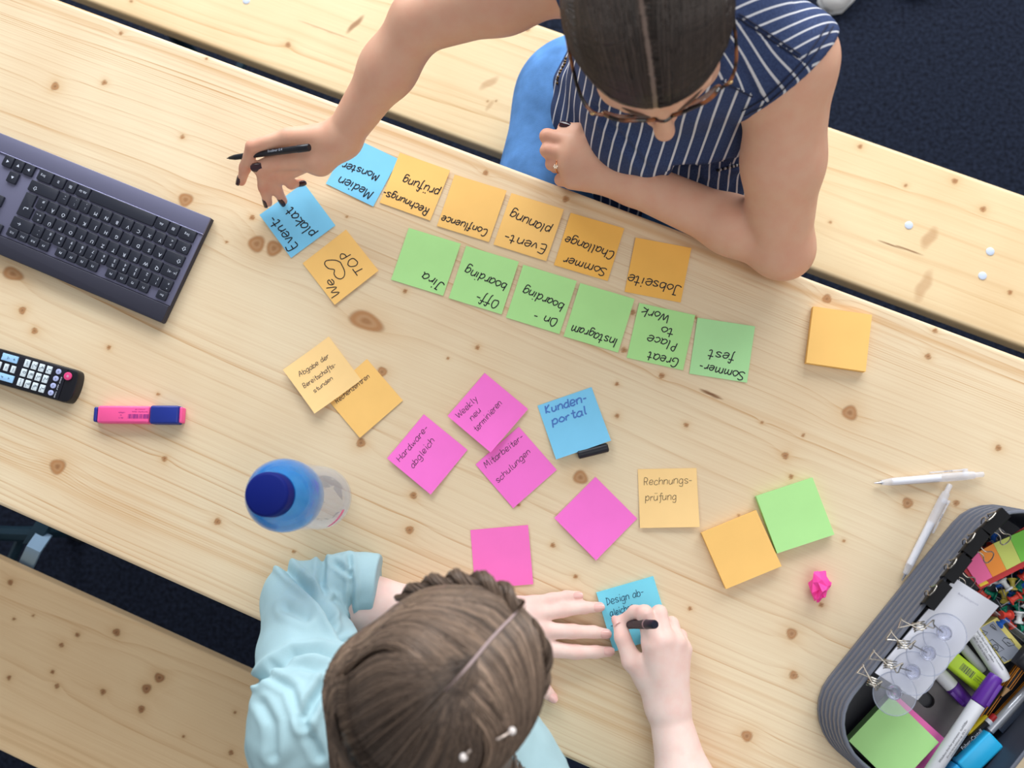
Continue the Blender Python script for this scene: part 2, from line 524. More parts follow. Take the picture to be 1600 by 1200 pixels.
for s in (-1.05, 0.9):
    trestle(tab, s, n_bot, n_top, TT - 0.028)
for (u, v) in ((406, 111), (237, 47), (300, 73)):
    P = T(u, v, -.045); t_ = P @ ES
    mb = MB(); mb.box(ES * t_ + ET * (n_top + .0045) + UP_ * (TT - .052), ES, ET, (0, 0, 1), .034 if u == 406 else .016, .008, .012, .002)
    mb.build('edge_bracket', mat('pale_bracket', (205, 212, 224), .5), tab)
far = bench('far_bench', 0.520, 0.762, 'pale pine bench along the far long side of the table', pine2, BK2, 8, BLM, ((0.60, .004, .35), (0.655, .003, .35), (.53, .004, .3)), 0.63)
pine3 = wood_mat('pine_shade_tint', (244, 214, 170), (212, 164, 112), (158, 106, 64))  # same pine; the warmer look of this shaded bench is put into the colour
near = bench('near_bench', -0.708, -0.434, 'pine bench with dark knots along the near long side of the table', pine3, BK1, 21, [], ((-0.69, .004, .5), (-.675, .003, .45), (-.66, .003, .4)), -0.54)
for b, t0, t1 in ((far, 0.520, 0.762), (near, -0.708, -0.434)):
    for s in (-1.05, 0.9):
        trestle(b, s, t0, t1, TT + zb - 0.027)
# bright plugs over the screws of the far bench
for (u, v) in ((1547, 393), (1535, 431), (385, 1), (1420, 352)):
    P = T(u, v, zb)
    mb = MB(); mb.lathe(P - [0, 0, 0.001], P + [0, 0, 1], [(0, 0.0068), (0.0018, 0.0066), (0.0024, 0.005), (.0026, .001)], 20)
    tag(mb.build('screw_cover', mat('silver_plug', (205, 216, 236), 0.35, 0.0), far), 'pale round screw cover')
# folding strut of the near bench, seen in the gap to the table
st = MB()
a = T(8 / 1 + 24, 905, -0.30); b_ = T(66, 832, -0.22)
P0, P1, P2 = T(34, 896, -0.33), T(52, 858, -0.31), T(70, 832, -0.34)
for pp in ([P0, P1, P2],):
    pp = np.array(pp); e = unit(pp[2] - pp[0]); side = unit(np.cross(e, [0, 0, 1]))
    rings = []
    for q in pp:
        rings.append([q - side * .0135, q + side * .0135, q + side * .0135 - [0, 0, .004], q - side * .0135 - [0, 0, .004]])
    st.loft(rings)
st.build('folding_strut', mat('strut_steel', (150, 182, 212), 0.35, 0.35), near)
st = MB(); st.box(T(64, 832, -.345), T(75, 815, -.345) - T(60, 840, -.345), T(20, 835, -.345) - T(60, 835, -.345), (0, 0, 1), 0.045, 0.03, 0.012, .002)
st.tube([T(66, 836, -0.352), T(-120, 828, -0.352)], 0.013, 8)
st.build('strut_bracket', mat('strut_dark', (38, 66, 84), 0.5, 0.3), near)

# ---------------------------------------------------------------- carpet
def carpet_mat():
    m = bpy.data.materials.new('navy_carpet'); m.use_nodes = True
    nt = m.node_tree; b = nt.nodes['Principled BSDF']; b.inputs['Roughness'].default_value = 0.95
    b.inputs['Specular IOR Level'].default_value = 0.1
    tc = nt.nodes.new('ShaderNodeTexCoord')
    n = nt.nodes.new('ShaderNodeTexNoise'); n.inputs['Scale'].default_value = 120; n.inputs['Detail'].default_value = 6
    nt.links.new(tc.outputs['Object'], n.inputs['Vector'])
    r = nt.nodes.new('ShaderNodeValToRGB')
    r.color_ramp.elements[0].position = 0.3; r.color_ramp.elements[0].color = (*[float(x) for x in s2l((15, 18, 28))], 1)
    r.color_ramp.elements[1].position = 0.75; r.color_ramp.elements[1].color = (*[float(x) for x in s2l((36, 43, 60))], 1)
    nt.links.new(n.outputs['Fac'], r.inputs[0]); nt.links.new(r.outputs[0], b.inputs['Base Color'])
    bp = nt.nodes.new('ShaderNodeBump'); bp.inputs['Strength'].default_value = 0.6; bp.inputs['Distance'].default_value = 0.004
    nt.links.new(n.outputs['Fac'], bp.inputs['Height']); nt.links.new(bp.outputs[0], b.inputs['Normal'])
    return m


fl = MB(); fl.add([(-4, -4, 0), (4, -4, 0), (4, 4.2, 0), (-4, 4.2, 0), (-4, -4, -.05), (4, -4, -.05), (4, 4.2, -.05), (-4, 4.2, -.05)],
                  [(0, 1, 2, 3), (7, 6, 5, 4), (0, 4, 5, 1), (1, 5, 6, 2), (2, 6, 7, 3), (3, 7, 4, 0)])
tag(fl.build('floor', carpet_mat(), smooth=False), 'dark navy blue carpet floor under the table', None, None, 'structure')
for nm, q in (('wall_near', [(-4, -4.12, 0), (4, -4.12, 0), (4, -4, 0), (-4, -4, 0)]), ('wall_left', [(-4.12, -4, 0), (-4, -4, 0), (-4, 4.2, 0), (-4.12, 4.2, 0)])):
    wl = MB(); wl.prism([p[:2] for p in q], 0, 2.9)
    tag(wl.build(nm, mat('white_plaster', (236, 234, 230), 0.9, bump=0.2, bscale=90), smooth=False), 'plain white plaster wall of the room', None, None, 'structure')

# ---------------------------------------------------------------- handwriting: single-stroke letters
# each glyph: width | strokes; a point is x (0-9) and a letter for the height (d = baseline, i = x-height, l = ascender, a = descender)
GL = {
 'a': '4.6|4h2i0g0e2d4f;4i4e5d', 'b': '4.8|0l0d;0g2i4h4e2d0e', 'c': '4.4|4h2i0g0e2d4e', 'd': '4.8|4h2i0g0e2d4f;4l4e5d', 'e': '4.5|0f4g3i1i0g0e2d4e',
 'f': '3.6|4k3l2k2c1a;0i4i', 'g': '4.8|4h2i0g0e2d4f;4i4b2a0b', 'h': '4.8|0l0d;0g2i4h4d', 'i': '1.8|1i1d;1k1l', 'k': '4.4|0l0d;4i0f4d', 'l': '2.2|1l1e2d',
 'm': '7|0i0d;0g1i3h3d;3g5i6h6d', 'n': '4.8|0i0d;0g2i4h4d', 'o': '4.6|2i0g0e2d4e4g2i', 'p': '4.8|0i0a;0g2i4h4e2d0e', 'r': '3.6|0i0d;0g2i3h', 's': '4.2|4h2i0h1g3f4e2d0e',
 't': '3.8|2l2e3d4e;0i4i', 'u': '4.8|0i0e2d4f;4i4d', 'v': '4.2|0i2d4i', 'w': '6.4|0i1d3h4d6i', 'y': '4.4|0i2e;4i1a', 'z': '4.2|0i4i0d4d', 'ü': '4.8|0i0e2d4f;4i4d;1k1l;3k3l',
 'A': '6|0d3l5d;1g5g', 'B': '5|0l0d;0l3l4j3h0h;2h4f3d0d', 'C': '5.4|5k3l1k0g1d3d5e', 'D': '5.6|1l1d;0l3k5g3e0d', 'E': '4.8|4l0l0d4d;0h3h', 'G': '5.6|5k3l1k0g1d4d5g3g', 'H': '5.6|0l0d;5l5d;0h5h',
 'I': '2|1l1d', 'J': '5|4l4e2d0e;2l5l', 'K': '5|0l0d;4l0g4d', 'M': '6.6|0d1l3f5l6d', 'O': '5.8|3l1k0g1d3d5e5i3l', 'P': '5|1d1l3l4j3h1h', 'R': '5.2|0d0l3l4j3h0h;2h4d', 'S': '4.8|5k3l1k1i4g5e2d0e',
 'T': '6|0l6l;3l3d', 'W': '8|0l2d4j6d8l', '-': '3.2|0g3g', ' ': '3|',
}


def glyph(ch):
    wd, st = GL[ch].split('|')
    out = []
    for q in st.split(';'):
        if q:
            out.append(np.array([(int(q[i]), ord(q[i + 1]) - 100) for i in range(0, len(q), 2)], float))
    return float(wd), out


def curve_pts(P, n=4):
    if len(P) < 3:
        return P
    Q = np.vstack([2 * P[0] - P[1], P, 2 * P[-1] - P[-2]])
    out = []
    for i in range(1, len(Q) - 2):
        p0, p1, p2, p3 = Q[i - 1:i + 3]
        for k in range(n):
            t = k / n
            out.append(0.5 * (2 * p1 + (p2 - p0) * t + (2 * p0 - 5 * p1 + 4 * p2 - p3) * t * t + (3 * p1 - p0 - 3 * p2 + p3) * t ** 3))
    out.append(P[-1])
    return np.array(out)


def write_strokes(text, seed=0, slant=0.12):
    """strokes of a handwritten word in letter units: x along the line, y up, x-height 5"""
    r = random.Random(seed); x = 0; out = []
    for ch in text:
        wd, st = glyph(ch)
        k = 1 + r.uniform(-.08, .08); dy = r.uniform(-.35, .35)
        for q in st:
            q = q + np.array([[r.uniform(-.12, .12), r.uniform(-.12, .12)] for _ in q])
            q = curve_pts(q)
            out.append(np.c_[x + q[:, 0] * k + slant * q[:, 1], q[:, 1] * k + dy])
        x += wd * k + 1.1
    return out, x - 1.1


def ribbon(P, wid):
    """flat ribbon of a 2D polyline: left and right border points"""
    d = np.gradient(P, axis=0); d /= np.maximum(np.linalg.norm(d, axis=1, keepdims=True), 1e-9)
    n = np.c_[-d[:, 1], d[:, 0]] * wid / 2
    return P + n, P - n


# ---------------------------------------------------------------- sticky notes
NC = {'blue': (132, 208, 246), 'orange': (253, 203, 122), 'orange_shaded': (251, 193, 98), 'pale': (253, 214, 150), 'green': (182, 236, 156), 'mint': (182, 236, 170), 'pink': (254, 124, 216), 'rose': (254, 124, 204), 'aqua': (128, 220, 244)}  # the deeper orange has the far person's shade put into the colour
Z2 = (340, 180, 3.75); Z3 = (660, 220, 3.077); Z7 = (420, 500, 3.3333); Z8 = (820, 580, 3.158); Z10 = (700, 860, 3.529)
ink = mat('black_ink', (22, 24, 36), 0.5)
ink2 = mat('fine_ink', (56, 30, 52), 0.5)
ink3 = mat('blue_ink', (74, 124, 200), 0.5)
inkg = mat('grey_ink', (112, 92, 66), 0.5)


def note_mat(key):
    return mat('note_' + key, NC[key], 0.75, spec=0.15, noise=0.02, nscale=25)


class Sheet:
    """a square sheet with one corner frame (centre, angle), its lift over the table along 'up' side, and a thickness"""
    def __init__(s, corners, z=0.0006, size=0.076, curl=(0, 0, 0), th=0.00025):
        w = Tn(corners, np.full(4, z))[:, :2]
        s.c = w.mean(0)
        e = w[1] - w[0] + w[2] - w[3]
        f = w[0] - w[3] + w[1] - w[2]
        a = math.atan2(e[1], e[0]); b = math.atan2(f[1], f[0]) - math.pi / 2
        b = (b - a + math.pi) % (2 * math.pi) - math.pi
        a += b / 2
        s.ex = np.array([math.cos(a), math.sin(a)]); s.ey = np.array([-math.sin(a), math.cos(a)])
        s.z = z; s.size = size; s.curl = curl; s.th = th

    def h(s, p):
        """height at local position p (unit square -0.5..0.5): curl = (side angle in degrees, lift, corner lift)"""
        an, lift, tw = s.curl
        d = np.array([math.cos(math.radians(an)), math.sin(math.radians(an))])
        k = np.clip(p @ d + 0.5, 0, 1.3)
        o = p @ np.array([-d[1], d[0]])
        return s.z + lift * k ** 2.2 + tw * np.clip(k * (o + 0.5), 0, 1.5) ** 2

    def world(s, p, dz=0.0):
        p = np.asarray(p, float)
        q = s.c + (p[:, :1] * s.ex + p[:, 1:] * s.ey) * s.size
        return np.c_[q, TT + s.h(p) + dz]

    def local(s, uv):
        q = Tn(uv, np.full(len(uv), s.z))[:, :2] - s.c
        return np.c_[q @ s.ex, q @ s.ey] / s.size


def make_sheet(name, S, m, parent=None, n=14, th=None, mats=None):
    th = S.th if th is None else th
    g = np.linspace(-0.5, 0.5, n)
    P = np.stack(np.meshgrid(g, g, indexing='ij'), -1).reshape(-1, 2)
    top = S.world(P); bot = top - [0, 0, th]
    mb = MB(); N = n * n
    F = []
    ix = np.arange(N).reshape(n, n)
    for i in range(n - 1):
        for j in range(n - 1):
            q = (ix[i, j], ix[i + 1, j], ix[i + 1, j + 1], ix[i, j + 1])
            F.append(q); F.append(tuple(x + N for x in q[::-1]))
    edge = [ix[i, 0] for i in range(n)] + [ix[-1, j] for j in range(1, n)] + [ix[i, -1] for i in range(n - 2, -1, -1)] + [ix[0, j] for j in range(n - 2, 0, -1)]
    for a, b in zip(edge, edge[1:] + edge[:1]):
        F.append((b, a, a + N, b + N))
    mb.add(np.vstack([top, bot]), F)
    return mb.build(name, m, parent, True, 35)


def handwriting(S, lines, parent, m, wid=0.0011, seed=0, nm='handwriting', extra=()):
    """lines: (text, start px, end px, x-height px): start and end lie on the middle line of the small letters"""
    mb = MB()
    for li, (txt, a, b, xh) in enumerate(lines):
        A, B = S.local(np.array([a, b], float))
        st, W = write_strokes(txt, seed * 10 + li)
        ex = (B - A) / W; ey = unit(np.array([-ex[1], ex[0]])) * (xh / 1.19 / 1000 / S.size / 5)
        for P in st:
            q = A + P[:, :1] * ex + (P[:, 1:] - 2.5) * ey
            stroke(mb, S, q, wid)
    for P in extra:
        stroke(mb, S, S.local(curve_pts(np.asarray(P, float), 6)), wid)
    return mb.build(nm, m, parent, False)


def stroke(mb, S, q, wid):
    l, r = ribbon(q, wid / S.size)
    n = len(q)
    V = np.vstack([S.world(l, 0.00025), S.world(r, 0.00025)])
    mb.add(V, [(i, i + n, i + n + 1, i + 1) for i in range(n - 1)])


def z2p(Z, q):
    return [(Z[0] + a / Z[2], Z[1] + b / Z[2]) for a, b in q]


def L(Z, txt, a, b, xh):
    (a, b) = z2p(Z, [a, b])
    return (txt, a, b, xh / Z[2])


row = 'orange notes in the upper row'; rowg = 'green notes in the lower row'
NOTES = [
 ('blue', [(563.2, 222.7), (615.2, 241.9), (581.3, 318.7), (504.5, 288.8)], (90, .001, 0), [L(Z2, 'Medien', (908, 462), (715, 370), 34), L(Z2, 'Monster', (945, 362), (735, 285), 30)], ink, .0013,
  'light blue sticky note reading Medien Monster, partly under the reaching wrist', None),
 ('orange', [(625.3, 240), (704.5, 266.1), (671.5, 344.5), (592.5, 316.8)], (90, .002, 0), [L(Z2, 'Rechnungs-', (1235, 560), (975, 450), 30), L(Z2, 'prüfung', (1298, 452), (1090, 375), 34)], ink, .0013,
  'orange sticky note beside the blue Medien note, marker writing Rechnungsprüfung on two lines', row),
 ('blue', [(477.9, 286.7), (522.1, 350.7), (453.9, 403.5), (408, 339.2)], (170, .004, .002), [L(Z2, 'Event-', (455, 775), (330, 600), 38), L(Z2, 'plakat', (562, 700), (425, 555), 38)], ink, .0013,
  'light blue sticky note reading Event-plakat, held down by painted fingertips', None),
 ('orange', [(540.5, 358.7), (592, 423.2), (523.2, 476.5), (472.8, 411.5)], (0, .0015, 0), [L(Z2, 'We', (705, 1062), (655, 965), 36), L(Z2, 'TOP', (850, 930), (745, 795), 34)], ink, .0011,
  'orange sticky note with a drawn heart and the words We and TOP', None),
 ('orange', [(710.4, 273), (792.3, 299), (764.6, 378.3), (681.8, 353.3)], (90, .002, .001), [L(Z3, 'Confluence', (312, 438), (95, 368), 24)], ink, .0012,
  'orange sticky note with one long word along its near edge, third in the upper row', row),
 ('orange', [(798.1, 301.3), (881.7, 328.2), (854.4, 408.5), (770.5, 381.9)], (90, .002, 0), [L(Z3, 'Event-', (592, 517), (400, 458), 28), L(Z3, 'planung', (615, 428), (425, 350), 30)], ink, .0012,
  'orange sticky note reading Event-planung in marker', row),
 ('orange_shaded', [(892.4, 332.8), (975.3, 357.5), (949.3, 438.4), (864.8, 415)], (90, .002, 0), [L(Z3, 'Sommer', (885, 628), (680, 568), 27), L(Z3, 'Challange', (920, 548), (690, 470), 27)], ink, .0012,
  'orange sticky note reading Sommer Challange in marker', row),
 ('orange_shaded', [(993.1, 371.8), (1079.9, 388.4), (1063.7, 472.5), (975.9, 455.6)], (90, .002, 0), [L(Z3, 'Jobseite', (1245, 715), (992, 655), 30)], ink, .0012,
  'orange sticky note reading Jobseite, alone at the elbow end of the orange row', row),
 ('green', [(638.7, 356.5), (721.3, 380.5), (691.5, 462.7), (611.2, 437.3)], (90, .002, 0), [L(Z2, 'Jira', (1325, 1005), (1205, 935), 36)], ink, .0013,
  'green sticky note with a single four-letter word, at the keyboard end of the green row', rowg),
 ('green', [(728.3, 383.5), (811.8, 409.5), (782.9, 491.4), (701.3, 467)], (90, .0025, 0), [L(Z3, 'Off-', (365, 788), (265, 745), 28), L(Z3, 'boarding', (402, 702), (208, 618), 28)], ink, .0012,
  'green sticky note reading Off-boarding in marker', rowg),
 ('green', [(817, 414), (901.2, 441), (874.5, 521.3), (791, 495.6)], (90, .0025, 0), [L(Z3, 'On -', (648, 872), (540, 838), 28), L(Z3, 'boarding', (677, 798), (488, 715), 28)], ink, .0012,
  'green sticky note reading On-boarding in marker', rowg),
 ('green', [(906, 441.7), (990.9, 468.6), (966.2, 550.9), (881, 525.5)], (90, .002, 0), [L(Z3, 'Instagram', (937, 967), (718, 898), 27)], ink, .0012,
  'green sticky note with one long word, between the On-boarding and Great Place notes', rowg),
 ('green', [(999, 472.9), (1085.1, 493), (1067.9, 579.1), (979.2, 559)], (90, .0015, 0), [L(Z3, 'Great', (1230, 1064), (1088, 1028), 27), L(Z3, 'Place', (1227, 988), (1085, 943), 27), L(Z3, 'to', (1210, 920), (1150, 905), 27), L(Z3, 'Work', (1187, 858), (1058, 812), 27)], ink, .0012,
  'green sticky note with four lines reading Great Place to Work', rowg),
 ('mint', [(1089.7, 496.9), (1180, 509), (1166, 598.6), (1077.6, 584)], (90, .0015, 0), [L(Z3, 'Sommer-', (1550, 1128), (1335, 1080), 26), L(Z3, 'fest', (1503, 1043), (1380, 1018), 28)], ink, .0012,
  'green sticky note reading Sommer-fest, at the elbow end of the green row', rowg),
 ('orange', [(576, 562.1), (629.4, 623.6), (561, 683), (506, 621)], (-45, .006, 0), [L(Z7, 'Rechenzentren', (352, 428), (522, 292), 17)], ink2, .0006,
  'orange sticky note tucked under another orange note, reading Rechenzentren', 'overlapping orange notes'),
 ('pale', [(515.1, 529.1), (563.1, 589.1), (490.5, 645.5), (447.6, 581)], (-90, .006, .003), [L(Z7, 'Abgabe der', (162, 292), (312, 188), 17), L(Z7, 'Bereitschafts-', (188, 352), (347, 233), 16), L(Z7, 'stunden', (240, 377), (332, 303), 14)], ink2, .0006,
  'pale orange sticky note lying over another, three thin lines reading Abgabe der Bereitschaftsstunden', 'overlapping orange notes'),
 ('pink', [(661.5, 647), (731.4, 703.4), (675, 773.6), (603.9, 715.4)], (-90, .004, 0), [L(Z7, 'Hardware-', (678, 733), (825, 560), 20), L(Z7, 'abgleich', (748, 768), (858, 622), 20)], ink2, .0006,
  'pink sticky note reading Hardware-abgleich, nearest pink note to the bottle', 'pink written notes'),
 ('pink', [(813, 669), (869.1, 731.6), (802.5, 794.9), (741, 725)], (-90, .004, 0), [L(Z7, 'Mitarbeiter-', (1128, 765), (1322, 608), 20), L(Z7, 'schulungen', (1188, 843), (1358, 682), 20)], ink2, .0006,
  'pink sticky note tucked under another pink note, reading Mitarbeiter-schulungen', 'pink written notes'),
 ('pink', [(757.5, 581.9), (825, 638.9), (767.4, 708.5), (699.6, 650.6)], (-80, .005, .002), [L(Z7, 'Weekly', (983, 508), (1083, 408), 21), L(Z7, 'neu', (1053, 518), (1102, 468), 20), L(Z7, 'terminieren', (1078, 578), (1208, 428), 20)], ink2, .0006,
  'pink sticky note lying over another pink note, reading Weekly neu terminieren', 'pink written notes'),
 ('blue', [(923.5, 604.7), (955.5, 690.2), (869.1, 717.7), (839.6, 633.8)], (0, .008, .001), [L(Z8, 'Kunden-', (103, 198), (303, 135), 26), L(Z8, 'portal', (135, 254), (303, 200), 24)], ink3, .0016,
  'light blue sticky note with blue lettering Kundenportal, resting on a black pen cap', None),
 ('pink', [(930.2, 743.7), (996.4, 810.2), (930.8, 876.7), (865.9, 809.6)], (-90, .004, 0), [], ink, .001,
  'blank pink sticky note turned like a diamond', None),
 ('pale', [(996.7, 733.6), (1087.6, 732), (1092.3, 823.2), (1000.5, 823.8)], (-90, .003, .002), [L(Z8, 'Rechnungs-', (588, 552), (822, 540), 22), L(Z8, 'prüfung', (595, 628), (747, 622), 22)], inkg, .0006,
  'pale orange sticky note in thin writing, beside the blank pink diamond', None),
 ('rose', [(735, 829.1), (826.5, 818.9), (833.2, 912.4), (741, 921)], (0, .001, 0), [], ink, .001,
  'blank pink sticky note half hidden by the brown hair of the near person', None),
]
HEART = [(720, 862), (690, 850), (640, 852), (628, 873), (650, 898), (684, 906), (683, 930), (697, 952), (722, 960), (742, 945), (744, 912), (720, 862)]
for i, (ck, cor, curl, lines, im, wd, lab, grp) in enumerate(NOTES):
    top2 = ck in ('pale',) and i == 15 or i == 18
    S = Sheet(cor, 0.0012 if not top2 else 0.0024, curl=curl)
    if i == 14 or i == 17:
        S.curl = (S.curl[0], 0.0008, 0)
    if top2:
        S.z = 0.0024
    o = make_sheet('sticky_note', S, note_mat(ck))
    tag(o, lab, 'sticky note', grp)
    if lines:
        h = handwriting(S, lines, o, im, wd * 1.22, i, extra=[z2p(Z2, HEART)] if i == 3 else ())

# small pads of notes
inkp = mat('pen_ink', (26, 70, 110), 0.5)


def pad(cor, z, ck, lab, bulge=0.0, wr=None, name='note_pad', zb=0.0, size=0.076):
    S = Sheet(cor, z, size=size); S.th = z - zb - 0.0003
    S.curl = (-90, bulge, 0)
    p = tag(make_sheet(name, S, note_mat(ck), n=10), lab, 'note pad')
    if wr:
        handwriting(S, wr, p, inkp, .0008, 77)
    return S, p


pad([(1271.5, 479), (1362.5, 491.5), (1350, 580), (1261, 567.5)], 0.010, 'orange', 'orange pad of blank sticky notes at the far edge of the table', .001)
pad([(1095.5, 832.4), (1181.9, 796.9), (1221.2, 884.9), (1134.4, 920.4)], 0.010, 'orange', 'orange pad of blank sticky notes touching a green pad', .0015)
pad([(1181, 775.4), (1270.3, 746.9), (1301.3, 834.9), (1215.8, 864)], 0.010, 'green', 'green pad of blank sticky notes touching an orange pad', .0015)
pad([(931.8, 925.7), (1021.6, 901.7), (1046, 991), (960.7, 1018.7)], 0.006, 'aqua', 'light blue pad of sticky notes being written on with a black pen', 0,
    [L(Z10, 'Design ab-', (873, 292), (1078, 232), 24), L(Z10, 'gleichen', (893, 352), (1025, 312), 22), L(Z10, '-D', (897, 420), (945, 412), 24)])

# ---------------------------------------------------------------- keyboard
UP = np.array([0, 0, 1.0])


def rrect(w, h, r, n=4, cx=0.0, cy=0.0):
    out = []
    for (sx, sy, a0) in ((1, -1, -90), (1, 1, 0), (-1, 1, 90), (-1, -1, 180)):
        for k in range(n + 1):
            a = math.radians(a0 + 90 * k / n)
            out.append((cx + sx * (w / 2 - r) + r * math.cos(a), cy + sy * (h / 2 - r) + r * math.sin(a)))
    return out


kb_shell = mat('gunmetal', (114, 114, 140), 0.42, 0.35, bump=0.05, bscale=900)
kb_dark = mat('dark_gunmetal', (54, 54, 68), 0.45, 0.35, bump=0.05, bscale=900)
kb_key = mat('black_keycap', (34, 37, 50), 0.42)
kb_leg = mat('key_legend', (205, 212, 228), 0.5)
kb_line = mat('bright_edge', (176, 176, 214), 0.3, 0.6)
KO = T(330, 341, 0.012) * 1.0; KO[2] = TT            # the corner nearest the woman's hand
KA = math.radians(157.1 + 0.0)
KX = np.array([math.cos(KA), math.sin(KA), 0]); KY = np.array([-math.sin(KA), math.cos(KA), 0])   # reading direction, towards the back row
KX = np.array([math.cos(KA), math.sin(KA), 0.0]); KY = -np.array([math.cos(KA - math.pi / 2), math.sin(KA - math.pi / 2), 0.0])
kb = thing('keyboard', KO + KX * 0.2 + KY * 0.08, 'flat gunmetal grey computer keyboard with black keys, cut off by the edge of the photo', 'keyboard')
KL, KW = 0.44, 0.160


def KF(z0=0.0):
    return (KO + UP * z0, KX, KY, UP)


mb = MB(); mb.prism([(0, 0), (KL, 0), (KL, KW), (0.002, KW), (0, KW - 0.002)], 0.002, 0.0105, KF(), 0.0012)
mb.build('base_plate', kb_dark, kb, sharp=30)
mb = MB(); mb.prism([(0, 0), (KL, 0), (KL, 0.0245), (0, 0.0245)], 0.0107, 0.0135, KF(), 0.0008)
mb.build('palm_rest', kb_shell, kb, sharp=30)
mb = MB(); mb.prism([(0.0005, 0.0247), (KL, 0.0247), (KL, 0.0261), (0.0005, 0.0261)], 0.0107, 0.0142, KF(), 0.0003)
mb.build('edge_strip', kb_line, kb, sharp=30)
mb = MB(); mb.prism([(0.0005, 0.0263), (KL, 0.0263), (KL, 0.1345), (0.0005, 0.1345)], 0.0107, 0.0122, KF(), 0.0004)
mb.build('key_deck', kb_shell, kb, sharp=30)
mb = MB(); mb.prism([(0.0, 0.1352), (KL, 0.1352), (KL, KW), (0.002, KW), (0, KW - 0.002)], 0.0107, 0.0145, KF(), 0.0012)
mb.build('rear_housing', kb_dark, kb, sharp=30)
# keys: px centre of the A key gives the raster origin
A_ = (T(*z2p((0, 180, 3.53), [(877, 755)])[0], 0.016) - KO)
PX, PY = 0.01716, 0.0189
AX0 = A_ @ KX - 2.25 * PX; AY0 = A_ @ KY


def key(cu, row, wu, legends=(), hu=1.0, poly=None, dy=0.0):
    cx = AX0 + cu * PX; cy = AY0 + row * PY + dy
    w_, h_ = wu * PX - 0.0019, hu * PY - 0.0026
    mb = MB()
    P = poly if poly is not None else rrect(w_, h_, 0.0018, 3)
    P = [(a + cx, b + cy) for a, b in P]
    mb.prism(P, 0.0123, 0.0158, KF(), 0.0007)
    for (txt, ox, oy, hh) in legends:
        o = KO + KX * (cx + ox) + KY * (cy + oy) + UP * 0.0158
        put_text(mb, txt, o, KX, KY, hh, 1, 0.00008)
    mb.build('key', [kb_key, kb_leg], kb, True, 30)


def lets(row, x0, s, hh=0.0068):
    for i, ch in enumerate(s):
        if ch == '~': continue
        key(x0 + i + 0.5, row, 1, [(ch, -0.0028, 0.0030, hh)])


lets(1, 1.5, 'QWERTZUIOPÜ'); lets(0, 1.75, 'ASDFGHJKLÖÄ'); lets(-1, 2.25, 'YXCVBNM')
for i, (a, b) in enumerate(zip('^1234567890ß', '°!"§$%&/()=?')):
    key(0.5 + i, 2, 1, [(a, -0.0025, -0.0032, 0.0056), (b, -0.0025, 0.0034, 0.0052)])
key(12.5, 2, 1, [('´', -.002, -.003, .006), ('`', -.002, .003, .006)])
key(14.0, 2, 2, [('←', 0.004, 0.0005, .007)])
key(0.75, 1, 1.5, [('|← →|', -0.004, 0.0, .0052)])
key(13.0, 1, 1, [('+', -.002, -.003, .0055), ('*', -.002, .003, .006), ('~', .003, -.003, .005)])
key(13.25, 0, 1, [('#', -.002, -.003, .0055), ("'", -.002, .003, .006)])
ew, eh = 1.4 * PX - .0027, 2 * PY - .0034
key(14.28, 0.5, 1, [('↵', 0.0, 0.004, .009)], poly=[(-.006, -eh / 2), (ew / 2, -eh / 2), (ew / 2, eh / 2), (-.0102, eh / 2), (-.0102, .001), (-.006, .001)])
key(0.875, 0, 1.75, [('⇧', -0.008, 0.001, .0075)])
key(0.625, -1, 1.25, [('⇧', -0.003, 0.001, .0075)])
key(1.75, -1, 1, [('<', -.002, -.003, .0055), ('>', -.002, .003, .0055)])
for i, (a, b) in enumerate(((',', ';'), ('.', ':'), ('-', '_'))):
    key(9.75 + i, -1, 1, [(a, -.002, -.003, .006), (b, -.002, .003, .006)])
key(13.65, -1, 2.75, [('⇧', 0.012, 0.002, .0075)])
key(0.75, -2, 1.5, [('Strg', 0, 0.0, .0048)]); key(2.0, -2, 1, [('⊞', 0, 0, .006)]); key(3.1, -2, 1.2, [('Alt', 0, 0, .0048)])
key(6.75, -2, 6.1)
key(10.45, -2, 1.25, [('Alt Gr', 0, 0, .0046)]); key(11.6, -2, 1, [('⊞', 0, 0, .006)]); key(12.75, -2, 1.2, [('≣', 0, 0, .006)]); key(14.05, -2, 1.4, [('Strg', .003, 0, .0048)])
fx = [0.5] + [2.3 + i for i in range(4)] + [7.0 + i for i in range(4)] + [11.6 + i for i in range(4)]
for i, x in enumerate(fx):
    key(x - (0.12 if i else 0), 3, 1, [('Esc' if i == 0 else 'F%d' % i, 0, 0.0, .0042)], hu=0.8, dy=-.0035)
for i, (x, r_, g) in enumerate(((15.6, -2, '►'), (16.6, -2, '▼'), (17.6, -2, '◄'), (16.6, -1, '▲'), (15.9, 3, 'F13'), (16.9, 1, '1'), (17.9, 1, '2'), (16.9, 2, '3'), (17.9, 2, '4'))):
    key(x, r_, 1, [(g, 0, 0, .005)])

# ---------------------------------------------------------------- remote control
RA = math.radians(-15.6)
RX = np.array([math.cos(RA), math.sin(RA), 0]); RY = np.array([-math.sin(RA), math.cos(RA), 0])
RE = T(112, 604, 0.016); RE[2] = TT         # middle of the head end
rem = thing('remote_control', RE - RX * 0.06, 'black television remote control with pale number buttons beside the pink highlighter', 'remote control')
blk = mat('black_gloss', (17, 17, 26), 0.28, spec=0.5)
PB, OB = (0, 530, 10.907), None


def RL(zx, zy):
    q = T(zx / 10.907, 530 + zy / 10.907, 0.0185) - RE
    return q @ RX, q @ RY


